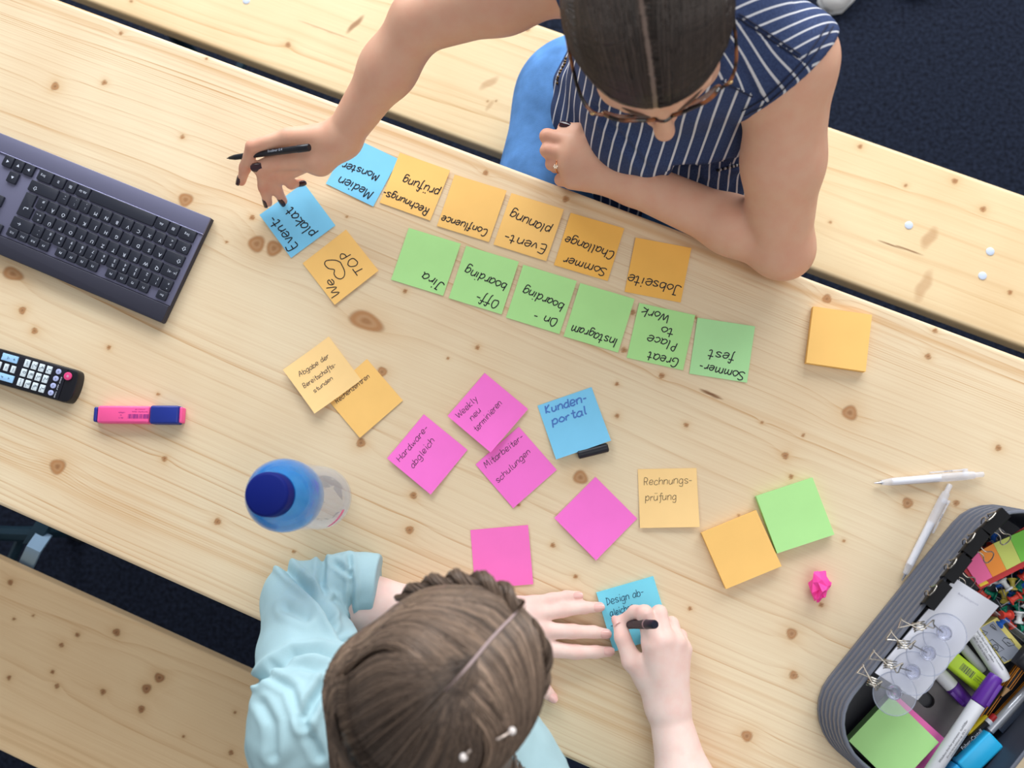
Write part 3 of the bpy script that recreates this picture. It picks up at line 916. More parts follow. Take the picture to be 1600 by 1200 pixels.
Wd = 0.0475
prof = [(-0.19, -Wd / 2), (-0.006, -Wd / 2), (0.000, -Wd / 2 + .0012)] + [(0.0062 * math.cos(a) , Wd / 2 * .93 * math.sin(a)) for a in np.linspace(-1.2, 1.2, 9)] + [(0.0, Wd / 2 - .0012), (-0.006, Wd / 2), (-0.19, Wd / 2)]
mb = MB(); mb.prism(prof, 0.0, 0.0165, (RE, RX, RY, UP), 0.0035)
mb.build('body', blk, rem)
mb = MB(); mb.prism([(-0.188, -Wd / 2 + .003), (-.012, -Wd / 2 + .003), (-.012, Wd / 2 - .003), (-.188, Wd / 2 - .003)], 0.0166, 0.0176, (RE, RX, RY, UP), 0.0006)
mb.build('front_panel', mat('black_satin', (20, 20, 32), 0.35), rem)
bw = mat('white_button', (214, 226, 234), 0.4); bbl = mat('blue_button', (160, 205, 246), 0.4); brd = mat('red_button', (222, 70, 130), 0.4); bla = mat('lavender_button', (176, 184, 226), 0.4)
bt = mat('button_print', (40, 60, 80), 0.5); btw = mat('panel_print', (210, 214, 230), 0.5)


def rbutton(zx, zy, w_, h_, m, txt=None, th=0.005, r=0.0008, lab=None, sub=None):
    cx, cy = RL(zx, zy)
    mb = MB(); mb.prism(rrect(w_, h_, r, 4, cx, cy), 0.0174, 0.0192, (RE, RX, RY, UP), 0.0004)
    if txt:     # the print is read with the remote head pointing up
        o = RE + RX * (cx + (.0006 if not sub else .0012)) + RY * cy + UP * 0.0192
        put_text(mb, txt, o + RY * (0.0009 if sub else 0), -RY, RX, th, 1, 0.0001)
        if sub:
            put_text(mb, sub, o - RX * .0026 - RY * .0015, -RY, RX, th * .36, 1, 0.0001)
    o = mb.build('button', [m, bt if m is not brd else btw], rem, True, 30)
    if lab: tag(o, lab)


nums = [((835, 525), '1', '@'), ((770, 680), '2', 'abc'), ((715, 842), '3', 'def'), ((707, 488), '4', 'ghi'), ((648, 645), '5', 'jkl'), ((590, 806), '6', 'mno'), ((585, 450), '7', 'pqrs'), ((523, 605), '8', 'tuv'), ((466, 766), '9', 'wxyz'), ((400, 570), '0', '_')]
for (p, t_, s_) in nums:
    rbutton(*p, 0.0075, 0.0108, bw, t_, 0.0072, sub=s_)
rbutton(462, 412, 0.0075, 0.0108, bw, 'LIST', .0034); rbutton(345, 732, 0.0075, 0.0108, bw, 'Q.VIEW', .0028)
for p in ((997, 553), (950, 672), (905, 792), (865, 913)):
    rbutton(*p, 0.0076, 0.0076, bla, 'o', .004, 0.0037)
rbutton(1155, 630, 0.0112, 0.0112, brd, 'o', .006, 0.0055, 'round pink power button')
rbutton(170, 325, 0.0235, 0.0100, bbl, None); rbutton(95, 655, 0.0235, 0.0100, bbl, None)
for p, t_ in (((222, 516), 'FAV'), ((103, 480), '3D'), ((-20, 440), 'CH')):
    rbutton(*p, 0.0062, 0.0100, bw, t_, .003)
mb = MB()
for (zx, zy, t_, h_) in ((1025, 700, 'ENERGY', .0026), (975, 818, 'INPUT', .0026), (935, 940, 'TV/RAD', .0026)):
    cx, cy = RL(zx, zy); put_text(mb, t_, RE + RX * cx + RY * cy + UP * 0.01765, -RY, RX, h_, 0, 0.0001)
for (zx, zy, t_, h_) in ((245, 348, '+', .007), (50, 285, '-', .007), (148, 320, '△', .004), (140, 668, '^', .006), (35, 640, 'P', .005)):
    cx, cy = RL(zx, zy); put_text(mb, t_, RE + RX * cx + RY * cy + UP * 0.0193, -RY, RX, h_, 1, 0.0001)
mb.build('panel_lettering', [btw, bt], rem, False)

# ---------------------------------------------------------------- pink highlighter
HA, HB = T(149, 648, 0.007), T(287, 649, 0.007)
hx = unit((HB - HA) * [1, 1, 0]); hy = np.cross(UP, hx); Hm = (HA + HB) / 2; Hm[2] = TT
hl = thing('highlighter', Hm, 'pink highlighter with a dark blue cap and barcode, lying below the remote control', 'highlighter')
Ln = np.linalg.norm((HB - HA)[:2])
pk = mat('pink_plastic', (250, 92, 158), 0.35); nb = mat('navy_plastic', (28, 48, 140), 0.35)


def hbar(x0, x1, wd, z0, z1, m, name, bev=.002, par=hl, o=Hm):
    bev = min(bev, .4 * (x1 - x0), .0027); mb = MB(); mb.prism(rrect(x1 - x0, wd, min(.003, .45 * (x1 - x0)), 3, (x0 + x1) / 2, 0), z0, z1, (o, hx, hy, UP), min(bev, .4 * (x1 - x0)))
    return mb.build(name, m, par, True, 50)


hbar(-Ln / 2 + .006, Ln / 2 - .045, .0235, 0.0, .0145, pk, 'barrel', .004)
hbar(-Ln / 2, -Ln / 2 + .0055, .0205, 0.001, .0130, nb, 'end_plug')
cp = hbar(Ln / 2 - .044, Ln / 2 - .004, .0250, 0.0002, .0155, nb, 'cap', .004)
hbar(Ln / 2 - .0042, Ln / 2, .0215, 0.001, .0130, pk, 'cap_tip', .003, cp)
mb = MB()
x = -.012
rb_ = random.Random(3)
while x < .016:
    w_ = rb_.choice([.0005, .0008, .0013]); mb.add([Hm + hx * x + hy * (-.0055) + UP * .0147, Hm + hx * (x + w_) + hy * (-.0055) + UP * .0147, Hm + hx * (x + w_) + hy * 0.0005 + UP * .0147, Hm + hx * x + hy * .0005 + UP * .0147], [(0, 1, 2, 3)])
    x += w_ + rb_.choice([.0005, .0007, .001])
for (t_, ox, oy, h_) in (('textmarker classic', .004, .0035, .0030), ('refillable', -.021, .0025, .0028), ('23', -.022, -.001, .0026), ('EN 71', -.022, -.0045, .0026), ('permanent refill', .004, .0068, .0022)):
    put_text(mb, t_, Hm + hx * ox + hy * oy + UP * .01465, -hx, -hy, h_, 0, .00005)
mb.build('printed_text', mat('purple_print', (130, 40, 130), 0.5), hl, False)

# ---------------------------------------------------------------- water bottle
BO = T(504, 778, 0.0); BO[2] = TT
bo = thing('water_bottle', BO, 'clear water bottle with blue shoulder and dark blue screw cap', 'bottle')
pet = mat('clear_plastic', (214, 224, 240), 0.04, alpha=.17)
petb = mat('blue_clear_plastic', (20, 150, 240), 0.04, trans=0.6, ior=1.3, alpha=.72)


def lathe_z(o, prof, m, name, par, seg=48, cap=False):
    mb = MB(); mb.lathe(o, o + UP, prof, seg, 0, cap)
    return mb.build(name, m, par, True, 50)


def shell(pts, th):
    return pts + [(z - (0 if i else 0), max(r - th, .0004)) for i, (z, r) in enumerate(pts[::-1])]


body = [(0.0, .030), (0.001, .036), (0.005, .0405), (0.012, .0412), (0.016, .0398), (0.020, .0412), (0.03, .0416), (0.09, .0412), (0.13, .0410), (0.145, .0412)]
mb = MB(); mb.lathe(BO, BO + UP, body + [(z + .001 if z < .01 else z, r - .0015) for z, r in body[::-1]], 56, 0, True)
mb.build('body', pet, bo, True, 50)
sh = [(0.145, .0413), (0.158, .0425), (0.172, .0425), (0.184, .0405), (0.194, .036), (0.202, .030), (0.207, .0245), (0.211, .0225), (0.214, .022)]
mb = MB(); mb.lathe(BO, BO + UP, sh + [(z - .0006, r - .0018) for z, r in sh[::-1]], 56, 0, False)
mb.build('shoulder', petb, bo, True, 50)
capm = mat('cap_blue', (6, 26, 112), 0.6, spec=.2)
cprof = [(0.203, .0235), (0.2035, .0248), (0.226, .0246), (0.229, .0235), (0.2302, .021), (0.2302, .0)]
mb = MB(); mb.lathe(BO, BO + UP, cprof, 56, 0, True)
mb.build('screw_cap', capm, bo, True, 50)
mb = MB()
lb = []
for k in range(9):
    a = math.radians(-62 + 40 * k / 8)
    for zz in (0.036, 0.047):
        lb.append(BO + np.array([math.cos(a) * .0421, math.sin(a) * .0421, zz]))
mb.add(lb, [(2 * k, 2 * k + 2, 2 * k + 3, 2 * k + 1) for k in range(8)])
mb.build('pink_sticker', mat('sticker_pink', (255, 120, 175), 0.5), bo)

# ---------------------------------------------------------------- black pen cap under the Kundenportal note
P0, P1 = T(903, 711, .005), T(950, 699, .005)
e = unit(P1 - P0)
mb = MB(); mb.lathe(P0 - [0, 0, 0], P1, [(0, .004), (.001, .0056), (.0395, .0060), (.041, .0045), (.041, 0)], 20)
o = mb.build('pen_cap', mat('cap_black', (26, 28, 38), 0.4), None)
o.location.z = TT
tag(o, 'black pen cap poking out from under the light blue Kundenportal note', 'pen cap')

# ---------------------------------------------------------------- two clear ballpoint pens
clr = mat('clear_pen_plastic', (240, 242, 252), 0.08, alpha=0.38)
refill = mat('white_refill', (250, 250, 255), 0.35)
slv = mat('silver_tip', (190, 190, 200), 0.25, 0.9)


def clear_pen(a, b, side, label):
    """a = tip, b = push button"""
    a = np.array(a); b = np.array(b); a[2] = b[2] = TT + .0056
    Lp = np.linalg.norm(b - a); x = unit(b - a); s = np.cross(UP, x) * side
    p = thing('ballpoint_pen', (*((a + b) / 2)[:2], TT), label, 'pen', 'clear ballpoint pens')
    def lat(prof, m, n, par=p):
        mb = MB(); mb.lathe(a, b, prof, 20); return mb.build(n, m, par, True, 50)
    lat([(0, .0006), (.004, .0011), (.011, .0024), (.0112, 0)], slv, 'writing_tip')
    lat([(.009, .0032), (.022, .0050), (.085, .0054), (.086, .0056), (Lp - .022, .0056), (Lp - .012, .0048), (Lp - .012, 0)], clr, 'barrel')
    lat([(.0225, .0042), (.083, .0045), (.0832, 0)], refill, 'inner_tube')
    lat([(Lp - .0118, .0034), (Lp - .001, .0034), (Lp, .0026), (Lp, 0)], clr, 'push_button')
    mb = MB()
    q0, q1 = a + x * (Lp - .022) + s * .0062, a + x * (Lp - .066) + s * .0088
    mb.box(q0 * .5 + q1 * .5 - UP * .002, x, s, UP, np.linalg.norm(q1 - q0), .0022, .004, .0008)
    mb.box(a + x * (Lp - .022) + s * .004 - UP * .002, x, s, UP, .006, .010, .004, .0008)
    put_text(mb, '0.5 mm', q0 * .5 + q1 * .5 + UP * .0021, -x, np.cross(UP, -x), .0034, 1, .0001)
    mb.build('clip', [clr, mat('clip_print', (70, 90, 130), .5)], p, True, 40)


clear_pen(T(1366, 755, .0056), T(1537, 741, .0056), 1, 'clear ballpoint pen lying straight across the boards, its push button pointing off the table')
clear_pen(T(1409, 907, .0056), T(1485, 757, .0056), -1, 'clear ballpoint pen leaning towards the grey crate, its tip beside the crate')

# ---------------------------------------------------------------- crumpled pink note
cr = bpy.data.meshes.new('x')
r9 = np.random.default_rng(5)
O = T(1284, 915, .012); O[2] = TT + .013
g = []
pts = r9.normal(size=(26, 3)); pts /= np.linalg.norm(pts, axis=1, keepdims=True)
pts *= r9.uniform(.70, 1.0, (26, 1)); pts *= [.0200, .0265, .018]
import bmesh
bm = bmesh.new()
for q in pts: bm.verts.new(q)
bmesh.ops.convex_hull(bm, input=bm.verts)
bmesh.ops.delete(bm, geom=[v for v in bm.verts if not v.link_faces], context='VERTS')
bmesh.ops.triangulate(bm, faces=bm.faces)
bmesh.ops.subdivide_edges(bm, edges=bm.edges[:], cuts=1)
for v in bm.verts:
    k = 1 - (0.30 if r9.random() < .45 else 0) * r9.random() * 1.4
    v.co = Vector([v.co.x * k, v.co.y * k, v.co.z * k])
bmesh.ops.triangulate(bm, faces=bm.faces)
V = np.array([v.co[:] for v in bm.verts]); bm.verts.index_update()
Fc = [tuple(v.index for v in f.verts) for f in bm.faces]; bm.free()
V = V + O; V[:, 2] += TT + .0004 - V[:, 2].min()
tag(mesh_obj('crumpled_note', V, Fc, mat('crumpled_pink', (252, 72, 170), 0.6), None, False), 'small crumpled ball of hot pink paper beside the green pad', 'paper')
bpy.data.meshes.remove(cr)

# ---------------------------------------------------------------- white blurred shoes on the carpet behind the striped shirt
wt = mat('white_canvas', (226, 224, 222), 0.8)
for k, (u, v, an) in enumerate(((1292, 20, 62), (1345, -6, 62))):
    P = T(u, v, -TT + .0); P[2] = 0; P = P + np.array([.10 * k, 0, 0])
    a = math.radians(an); x = np.array([math.cos(a), math.sin(a), 0]); y = np.array([-math.sin(a), math.cos(a), 0])
    mb = MB(); rings = []
    for t, w_, h_ in ((0, .012, .02), (.012, .030, .035), (.05, .040, .052), (.1, .038, .07), (.17, .032, .09), (.22, .033, .092), (.245, .026, .085), (.25, .01, .06)):
        c = P + x * t
        rings.append([c + y * w_ * math.cos(q) + UP * (.004 + h_ * (.5 + .5 * math.sin(q))) for q in np.linspace(0, 6.283, 17)[:-1]])
    mb.loft(rings)
    s_ = thing('shoe', (*P[:2], 0), ('white canvas shoe on the carpet nearest the striped sleeve' if k == 0 else 'white canvas shoe on the carpet, farther from the striped sleeve'), 'shoe', 'white shoes on the carpet')
    mb.build('upper', wt, s_)
    mb = MB(); mb.prism([( .25 * tt, ww) for tt, ww in ((0, -.012), (.05, -.03), (.2, -.042), (.4, -.04), (.7, -.034), (.95, -.03), (1, -.01), (1, .01), (.95, .03), (.7, .034), (.4, .04), (.2, .042), (.05, .03), (0, .012))], 0, .018, (P, x, y, UP), .003)
    mb.build('sole', mat('white_rubber', (235, 235, 235), .6), s_)

# ---------------------------------------------------------------- grey ribbed crate
CU = np.array([math.cos(math.radians(49.6)), math.sin(math.radians(49.6)), 0]); CV = np.array([CU[1], -CU[0], 0])
CR = 0.062
c1 = T(1267, 1102, 0) + np.array([CR, 0, 0]); c2 = T(1552, 796, 0) + np.array([0, -CR, 0])
v1, v2 = c1 @ CV, c2 @ CV
CO = CV * ((v1 + v2) / 2 - CR) + CU * (c1 @ CU - CR); CO[2] = TT
CLEN = (c2 - c1) @ CU + 2 * CR
q = T(1535, 1172, .006); q2 = T(1600, 1097, .006)
CWID = ((q @ CV + q2 @ CV) / 2 - CO @ CV) + 0.006
CH = 0.088
print('crate', v1 - v2, CLEN, CWID)
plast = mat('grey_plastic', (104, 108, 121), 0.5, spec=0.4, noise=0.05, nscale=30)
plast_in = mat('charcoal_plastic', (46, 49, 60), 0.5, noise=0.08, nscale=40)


def cring(off, z, n=7):
    P = np.array(rrect(CLEN + 2 * off, CWID + 2 * off, CR + off, n, CLEN / 2, CWID / 2))
    return CO + P[:, :1] * CU + P[:, 1:] * CV * 1.0 + UP * z


crate = thing('crate', CO + CU * CLEN / 2 + CV * CWID / 2, 'ribbed grey plastic crate full of stationery at the corner of the table', 'crate')
rings = [cring(-.004, 0.0), cring(-.0005, .002)]
for k in range(6):
    z = .003 + k * .0132
    o_ = -.0012 * k
    rings += [cring(o_ - .0002, z), cring(o_ + .0008, z + .0035), cring(o_ + .0006, z + .0104), cring(o_ - .0026, z + .0112), cring(o_ - .0028, z + .0131)]
rings += [cring(-.0080, .0825), cring(-.0062, .0845), cring(-.0062, .0872), cring(-.0070, CH), cring(-.0096, CH), cring(-.0104, .0865)]
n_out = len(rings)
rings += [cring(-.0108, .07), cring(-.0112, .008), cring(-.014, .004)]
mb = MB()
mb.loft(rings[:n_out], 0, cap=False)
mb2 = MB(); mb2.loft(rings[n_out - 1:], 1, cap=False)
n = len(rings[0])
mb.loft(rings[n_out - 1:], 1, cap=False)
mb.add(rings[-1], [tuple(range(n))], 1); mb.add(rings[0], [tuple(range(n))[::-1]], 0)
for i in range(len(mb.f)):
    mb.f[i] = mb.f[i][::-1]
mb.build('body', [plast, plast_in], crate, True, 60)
# grey divider plate with an oval grip hole lying on the crate floor


def CP(u_, v_, z): return CO + CU * u_ + CV * v_ + UP * z


def cl(uv, z):
    p = T(*uv, z); d = p - CO
    return d @ CU, d @ CV


# tray plate with a grip slot
a = cl((1420, 1122), .012)
outer = [cl(p, .012) for p in ((1405, 1092), (1480, 1014), (1555, 1075), (1484, 1163))]
ho = np.array(rrect(.034, .017, .0082, 5)); hc = np.array(cl((1441, 1087), .012)); ca, sa = math.cos(math.radians(95)), math.sin(math.radians(95))
ho = ho @ np.array([[ca, sa], [-sa, ca]]) + hc
ov = np.array(outer)
m_ = len(ho)
bd = []
cc = ov.mean(0)
per = np.vstack([np.linspace(ov[i], ov[(i + 1) % 4], 7)[:-1] for i in range(4)])
an = np.arctan2(*(per - hc).T[::-1]); ah = np.arctan2(*(ho - hc).T[::-1])
per = per[np.argsort(an)]; ho = ho[np.argsort(ah)]
mm = min(len(per), len(ho)); per = per[np.round(np.linspace(0, len(per) - 1, mm)).astype(int)]; ho = ho[np.round(np.linspace(0, len(ho) - 1, mm)).astype(int)]
mb = MB()
Rr = [np.array([CP(x, y, z) for x, y in Q]) for Q, z in ((per, .0045), (per, .012), (ho, .012), (ho, .0045))]
mb.loft(Rr, 0, cap=False)
tag(mb.build('tape_dispenser', mat('smoky_plastic', (92, 88, 92), 0.45, noise=.1, nscale=60), None, True, 40), 'smoky grey plastic plate with a dark oval hole, on the crate floor', 'dispenser')

Z5 = (1300, 930, 4.443); Z4 = (1420, 780, 6.0); Z6 = (1430, 880, 7.06); Z9 = (1320, 960, 7.06)
# two pads on the crate floor
Sg, pg = pad(z2p(Z5, [(401, 718), (730, 1032), (455, 1318), (128, 1000)]), .040, 'green', 'green pad of sticky notes inside the grey crate, on top of a pink pad', .0008, zb=.0235, size=.0745)
Sp, pp_ = pad(z2p(Z5, [(440, 745), (772, 1012), (500, 1305), (165, 1020)]), .023, 'rose', 'hot pink pad of sticky notes inside the grey crate, under a green pad', .0, zb=.0045, size=.08)

white = mat('white_marker_plastic', (226, 228, 236), 0.35); purple = mat('purple_cap', (92, 40, 150), 0.35)
pr = mat('dark_print', (60, 60, 72), 0.5)


def pen(name, a, b, za, zb_, segs, label, cat, group=None, print_=(), seg=20, par_label=None):
    """a, b: pixel ends at heights za, zb_; segs: part name, [(fraction, radius)], material"""
    A, B = T(*a, za), T(*b, zb_)
    Lp = np.linalg.norm(B - A)
    M = (A + B) / 2
    p = thing(name, (M[0], M[1], min(A[2], B[2])), label, cat, group)
    for nm, prof, m in segs:
        mb = MB(); mb.lathe(A, B, [(t * Lp, r) for t, r in prof], seg); mb.build(nm, m, p, True, 45)
    x = unit(B - A); y = unit(np.cross(UP, x)); up = np.cross(x, y)
    if print_:
        mb = MB()
        for (txt, t, off, h_, flip, r_) in print_:
            s_ = -1 if flip else 1
            ang_ = off / r_
            o = A + x * (t * Lp) + y * (r_ * math.sin(ang_)) + up * (r_ * math.cos(ang_) + .0003)
            put_text(mb, txt, o, x * s_, (y * math.cos(ang_) - up * math.sin(ang_)) * s_, h_, 0, .0003)
        mb.build('printed_text', pr, p, False)
    return p, A, B, x, y, up


def whiteboard_marker(a, b, za, zb_, label, cap=.27, r=.0088, print_=()):
    c = 1 - cap
    p, A, B, x, y, up = pen('whiteboard_marker', a, b, za, zb_, [('barrel', [(0, r * .8), (.02, r), (c - .005, r), (c - .005, 0)], white),
        ('cap', [(c, r * 1.02), (c + .01, r * 1.08), (.93, r * 1.0), (.99, r * .92), (1, r * .8), (1, 0)], purple)], label, 'marker', 'whiteboard markers in the crate', print_)
    Lp = np.linalg.norm(B - A)
    mb = MB(); mb.box(A + x * Lp * (c + cap * .45) - y * r * .75 + up * r * .45, x, y, up, Lp * cap * .75, .005, .004, .001)
    mb.build('clip', purple, p, True, 40)
    return p


TXT = [('Whiteboardmarker permanent  nachfüllbar', .36, .003, .0034, False, .0088), ('Do not leave without cap  EN 71', .36, -.001, .0030, False, .0088), ('Schreibgerät waagerecht lagern', .38, -.005, .0030, False, .0088)]
whiteboard_marker((1450, 1215), (1557, 1056), .046, .052, 'white whiteboard marker with a purple cap lying on top of the pens in the crate', print_=TXT)
whiteboard_marker((1447, 1030), (1512, 1098), .018, .018, 'white whiteboard marker with a purple cap, half under the white card', cap=.38)
p, A, B, x, y, up = pen('whiteboard_marker', (1500, 958), (1569, 1062), .034, .036, [('barrel', [(0, .0088), (.9, .0088), (.96, .0084), (1, .0076), (1, 0)], white)], 'white marker barrel with fine print, its cap end hidden under the white card', 'marker', 'whiteboard markers in the crate',
    [('Achtung: Nur auf Whiteboards verwenden', .55, .003, .0032, False, .0088), ('Cap off max 24 h  refillable', .52, -.001, .0032, False, .0088), ('EN 71  made in Germany', .5, -.005, .003, False, .0088)])
pen('felt_pen', (1490, 995), (1536, 1048), .024, .024, [('barrel', [(0, .006), (.97, .006), (1, .005), (1, 0)], mat('grey_pen', (186, 190, 196), .4))], 'pale grey felt pen between the lime highlighter and a white marker', 'pen')

# lime highlighter
lime = mat('lime_plastic', (186, 222, 40), 0.4)


def slab_pen(name, a, b, z, wd, ht, m, label, capfrac=0, capm=None, bars=None):
    A, B = T(*a, z), T(*b, z); A[2] = B[2] = TT + z
    x = unit(B - A); y = np.cross(UP, x); Lp = np.linalg.norm(B - A)
    p = thing(name, (*((A + B) / 2)[:2], TT + z), label, 'highlighter')
    mb = MB(); mb.prism(rrect(Lp * (1 - capfrac), wd, .003, 3, -Lp * capfrac / 2, 0), 0, ht, ((A + B) / 2, x, y, UP), .0026); mb.build('barrel', m, p, True, 50)
    if capfrac:
        mb = MB(); mb.prism(rrect(Lp * capfrac - .0005, wd + .0012, .003, 3, Lp * (1 - capfrac) / 2, 0), -.0004, ht + .0005, ((A + B) / 2, x, y, UP), .0026); mb.build('cap', capm, p, True, 50)
    if bars:
        mb = MB(); rb = random.Random(4); c = bars
        while c < bars + .017:
            w_ = rb.choice([.0005, .0008, .0012]); o = (A + B) / 2 + UP * (ht + .0002)
            mb.add([o + x * c - y * .004, o + x * (c + w_) - y * .004, o + x * (c + w_) + y * .005, o + x * c + y * .005], [(0, 1, 2, 3)]); c += w_ + rb.choice([.0005, .0008])
        for k, t_ in enumerate(('Leuchtstift', 'wasserbasis', 'EN 71 lime')):
            put_text(mb, t_, o + x * (bars + .026) + y * (.0035 - .003 * k), x, y, .0026, 0, .0001)
        mb.build('printed_text', pr, p, False)
    return p


slab_pen('highlighter', (1462, 1012), (1541, 1077), .020, .0205, .016, lime, 'lime green highlighter with a barcode inside the grey crate', bars=-.008)
slab_pen('highlighter', (1478, 1218), (1548, 1150), .030, .0225, .017, mat('cyan_plastic', (24, 150, 210), .35), 'cyan highlighter at the near end of the grey crate', .72, mat('cyan_cap', (40, 178, 232), .35))
slab_pen('highlighter', (1512, 1150), (1543, 1122), .014, .018, .014, mat('yellow_plastic', (232, 206, 40), .4), 'yellow highlighter stub under the white marker in the crate')
# pencils
blackp = mat('black_lacquer', (26, 26, 30), 0.35); orangep = mat('orange_lacquer', (214, 132, 34), 0.4); woodt = mat('bare_wood', (214, 170, 122), .6); redp = mat('red_dip', (180, 36, 40), .4)


def pencil(a, b, z, label, tip=False, endred=False, brand=None):
    A, B = T(*a, z), T(*b, z); Lp = np.linalg.norm(B - A); x = unit(B - A); y = np.cross(UP, x)
    p = thing('pencil', (*((A + B) / 2)[:2], TT + z - .004), label, 'pencil', 'pencils in the crate')
    mb = MB()
    an_ = np.arange(6) * math.pi / 3 + math.pi / 6
    e = .016 if tip else 0
    for k in range(6):
        pass
    rg = [c + .0037 * (np.cos(an_)[:, None] * y + np.sin(an_)[:, None] * UP) for c in (A, B - x * e)]
    s0 = len(mb.f); mb.loft(rg, 0)
    mb.build('shaft', blackp, p, False)
    mb = MB()
    for k in range(6):
        q = (math.cos(an_[k]) * y + math.sin(an_[k]) * UP); mb.tube([A + q * .0037, B - x * (e + .0005) + q * .0037], .0006, 6)
    if not brand: mb.build('orange_stripe', orangep, p, False)
    if tip:
        mb = MB(); mb.lathe(B - x * .016, B, [(0, .0037), (.012, .0011), (.012, 0)], 12); mb.build('sharpened_wood', woodt, p)
        mb = MB(); mb.lathe(B - x * .0042, B, [(0, .0011), (.0042, .0002)], 8); mb.build('lead', blackp, p)
    if endred:
        mb = MB(); mb.lathe(B - x * .001, B + x * .008, [(0, .0039), (.003, .0039), (.0032, .0040), (.008, .0036), (.009, 0)], 12); mb.build('red_end', redp, p)
        mb = MB(); mb.lathe(B - x * .006, B, [(0, .00395), (.005, .00395)], 12); mb.build('white_band', white, p)
    if brand:
        mb = MB(); put_text(mb, brand, B - x * .034 + UP * .0036, x, y, .0062, 0, .0002); mb.build('printed_text', white, p, False)
    return p


pencil((1535, 1122), (1612, 1012), .020, 'black pencil with orange edges, first of the two behind the purple cap')
pencil((1622, 1010), (1562, 1092), .027, 'black and orange pencil with a sharpened bare wood tip', tip=True)
pencil((1548, 1130), (1630, 1042), .021, 'black pencil with orange edges, beside the grey grip of a clear pen')
pencil((1490, 1180), (1548, 1124), .030, 'black pencil with a red and white end and lettering, next to the cyan highlighter', endred=True, brand='Faber-Castell')
p, A, B, x, y, up = pen('ballpoint_pen', (1536, 1152), (1618, 1064), .028, .030, [('grip', [(0, .0046), (.12, .0052), (.12, 0)], mat('smoky_grip', (60, 62, 74), .3)), ('barrel', [(.12, .0055), (.97, .0055), (1, .004), (1, 0)], mat('silver_barrel', (190, 194, 204), .25, .4))], 'silver grey ballpoint pen with a smoky grip inside the crate', 'pen')
mb = MB(); mb.box((A * .55 + B * .45) - y * .008, x, y, up, .045, .008, .003, .001); mb.build('clip', mat('smoky_clear', (74, 84, 104), .15, trans=.5), p, True)
mb = MB(); mb.box(T(1612, 1038, .045), CU, CV, UP, .026, .042, .016, .006)
tag(mb.build('stapler', mat('black_rubbery', (22, 22, 30), .5), None, True, 50), 'black rounded stapler end at the edge of the photo, above the pencils', 'stapler')
bpy.context.view_layer.update()

# pad with a sheet of pictograms
S = Sheet(z2p(Z6, [(690, 730), (880, 622), (1195, 992), (985, 1100)]), .032, size=.06)
ylw = mat('pale_yellow_paper', (236, 222, 130), .7)
A = [T(*q, .032) for q in z2p(Z6, [(700, 722), (905, 598), (1235, 985), (985, 1110)])]
mb = MB(); mb.prism([(q[0], q[1]) for q in A][::-1], TT + .012, TT + .0315); o = mb.build('pictogram_pad', ylw, None, False); tag(o, 'yellow pad with a grey backing sheet of printed pictograms, in the crate', 'note pad')
A = [T(*q, .033) for q in z2p(Z6, [(725, 715), (868, 640), (1185, 1000), (985, 1095)])]
mb = MB(); mb.prism([(q[0], q[1]) for q in A][::-1], TT + .0317, TT + .0322); sh_ = mb.build('backing_sheet', mat('grey_sheet', (150, 156, 170), .7), o, False)
mb = MB()


def zz(P, w_=.0008, z=.0325):
    Q = np.array([T(*q, z) for q in z2p(Z6, P)]); l, r = ribbon(Q[:, :2], w_)
    k = len(Q); mb.add(np.vstack([np.c_[l, np.full(k, TT + z)], np.c_[r, np.full(k, TT + z)]]), [(i, i + k, i + k + 1, i + 1) for i in range(k - 1)])


for P in ([(850, 840), (980, 950), (920, 980), (800, 870), (850, 840)], [(885 + 32 * math.cos(t), 930 + 32 * math.sin(t)) for t in np.linspace(0, 6.3, 14)], [(875, 920), (900, 940)], [(985, 820), (960, 850), (1030, 915), (1100, 900), (1060, 840), (985, 820)], [(1010, 870), (1050, 890)],
          [(740, 740), (800, 765), (770, 800), (730, 770)], [(735, 760), (765, 775)], [(825, 690), (850, 670), (880, 700), (905, 745), (860, 720), (825, 690)], [(845, 690), (890, 735)], [(940, 1060), (960, 1030), (1010, 1070)], [(1110, 1030), (1150, 1000)], [(1130, 1045), (1170, 1015)]):
    zz(P)
mb.build('pictogram_print', mat('pictogram_ink', (30, 34, 44), .5), o, False)

# white card clipped to the rim, curling down into the crate
cw = mat('white_paper', (226, 228, 240), .7)
tl, tr_, br, bl = (1492, 903, .086), (1561, 947, .060), (1434, 1094, .060), (1367, 1051, .086)
mb = MB(); nr = 9; nc = 12
g = []
for i in range(nr):
    f = i / (nr - 1); z = .0865 + .006 * math.sin(f * 2.6) - .026 * f ** 1.8
    a_ = (np.array(tl[:2]) * (1 - f) + np.array(tr_[:2]) * f); b__ = (np.array(bl[:2]) * (1 - f) + np.array(br[:2]) * f)
    g.append([T(*(a_ * (1 - j / (nc - 1)) + b__ * j / (nc - 1)), z) for j in range(nc)])
g = np.array(g)
top = g.reshape(-1, 3); bot = top - np.array([0, 0, .0022]); N_ = len(top); ix = np.arange(N_).reshape(nr, nc); F = []
for i in range(nr - 1):
    for j in range(nc - 1):
        q = (ix[i, j], ix[i, j + 1], ix[i + 1, j + 1], ix[i + 1, j]); F += [q[::-1], tuple(k + N_ for k in q)]
edge = [ix[i, 0] for i in range(nr)] + [ix[-1, j] for j in range(1, nc)] + [ix[i, -1] for i in range(nr - 2, -1, -1)] + [ix[0, j] for j in range(nc - 2, 0, -1)]
F += [(a, b, b + N_, a + N_) for a, b in zip(edge, edge[1:] + edge[:1])]
mb.add(np.vstack([top, bot]), F)
card = tag(mb.build('paper_block', cw, None, True, 40), 'white notepaper block clipped to the rim of the grey crate', 'paper')
mb = MB()
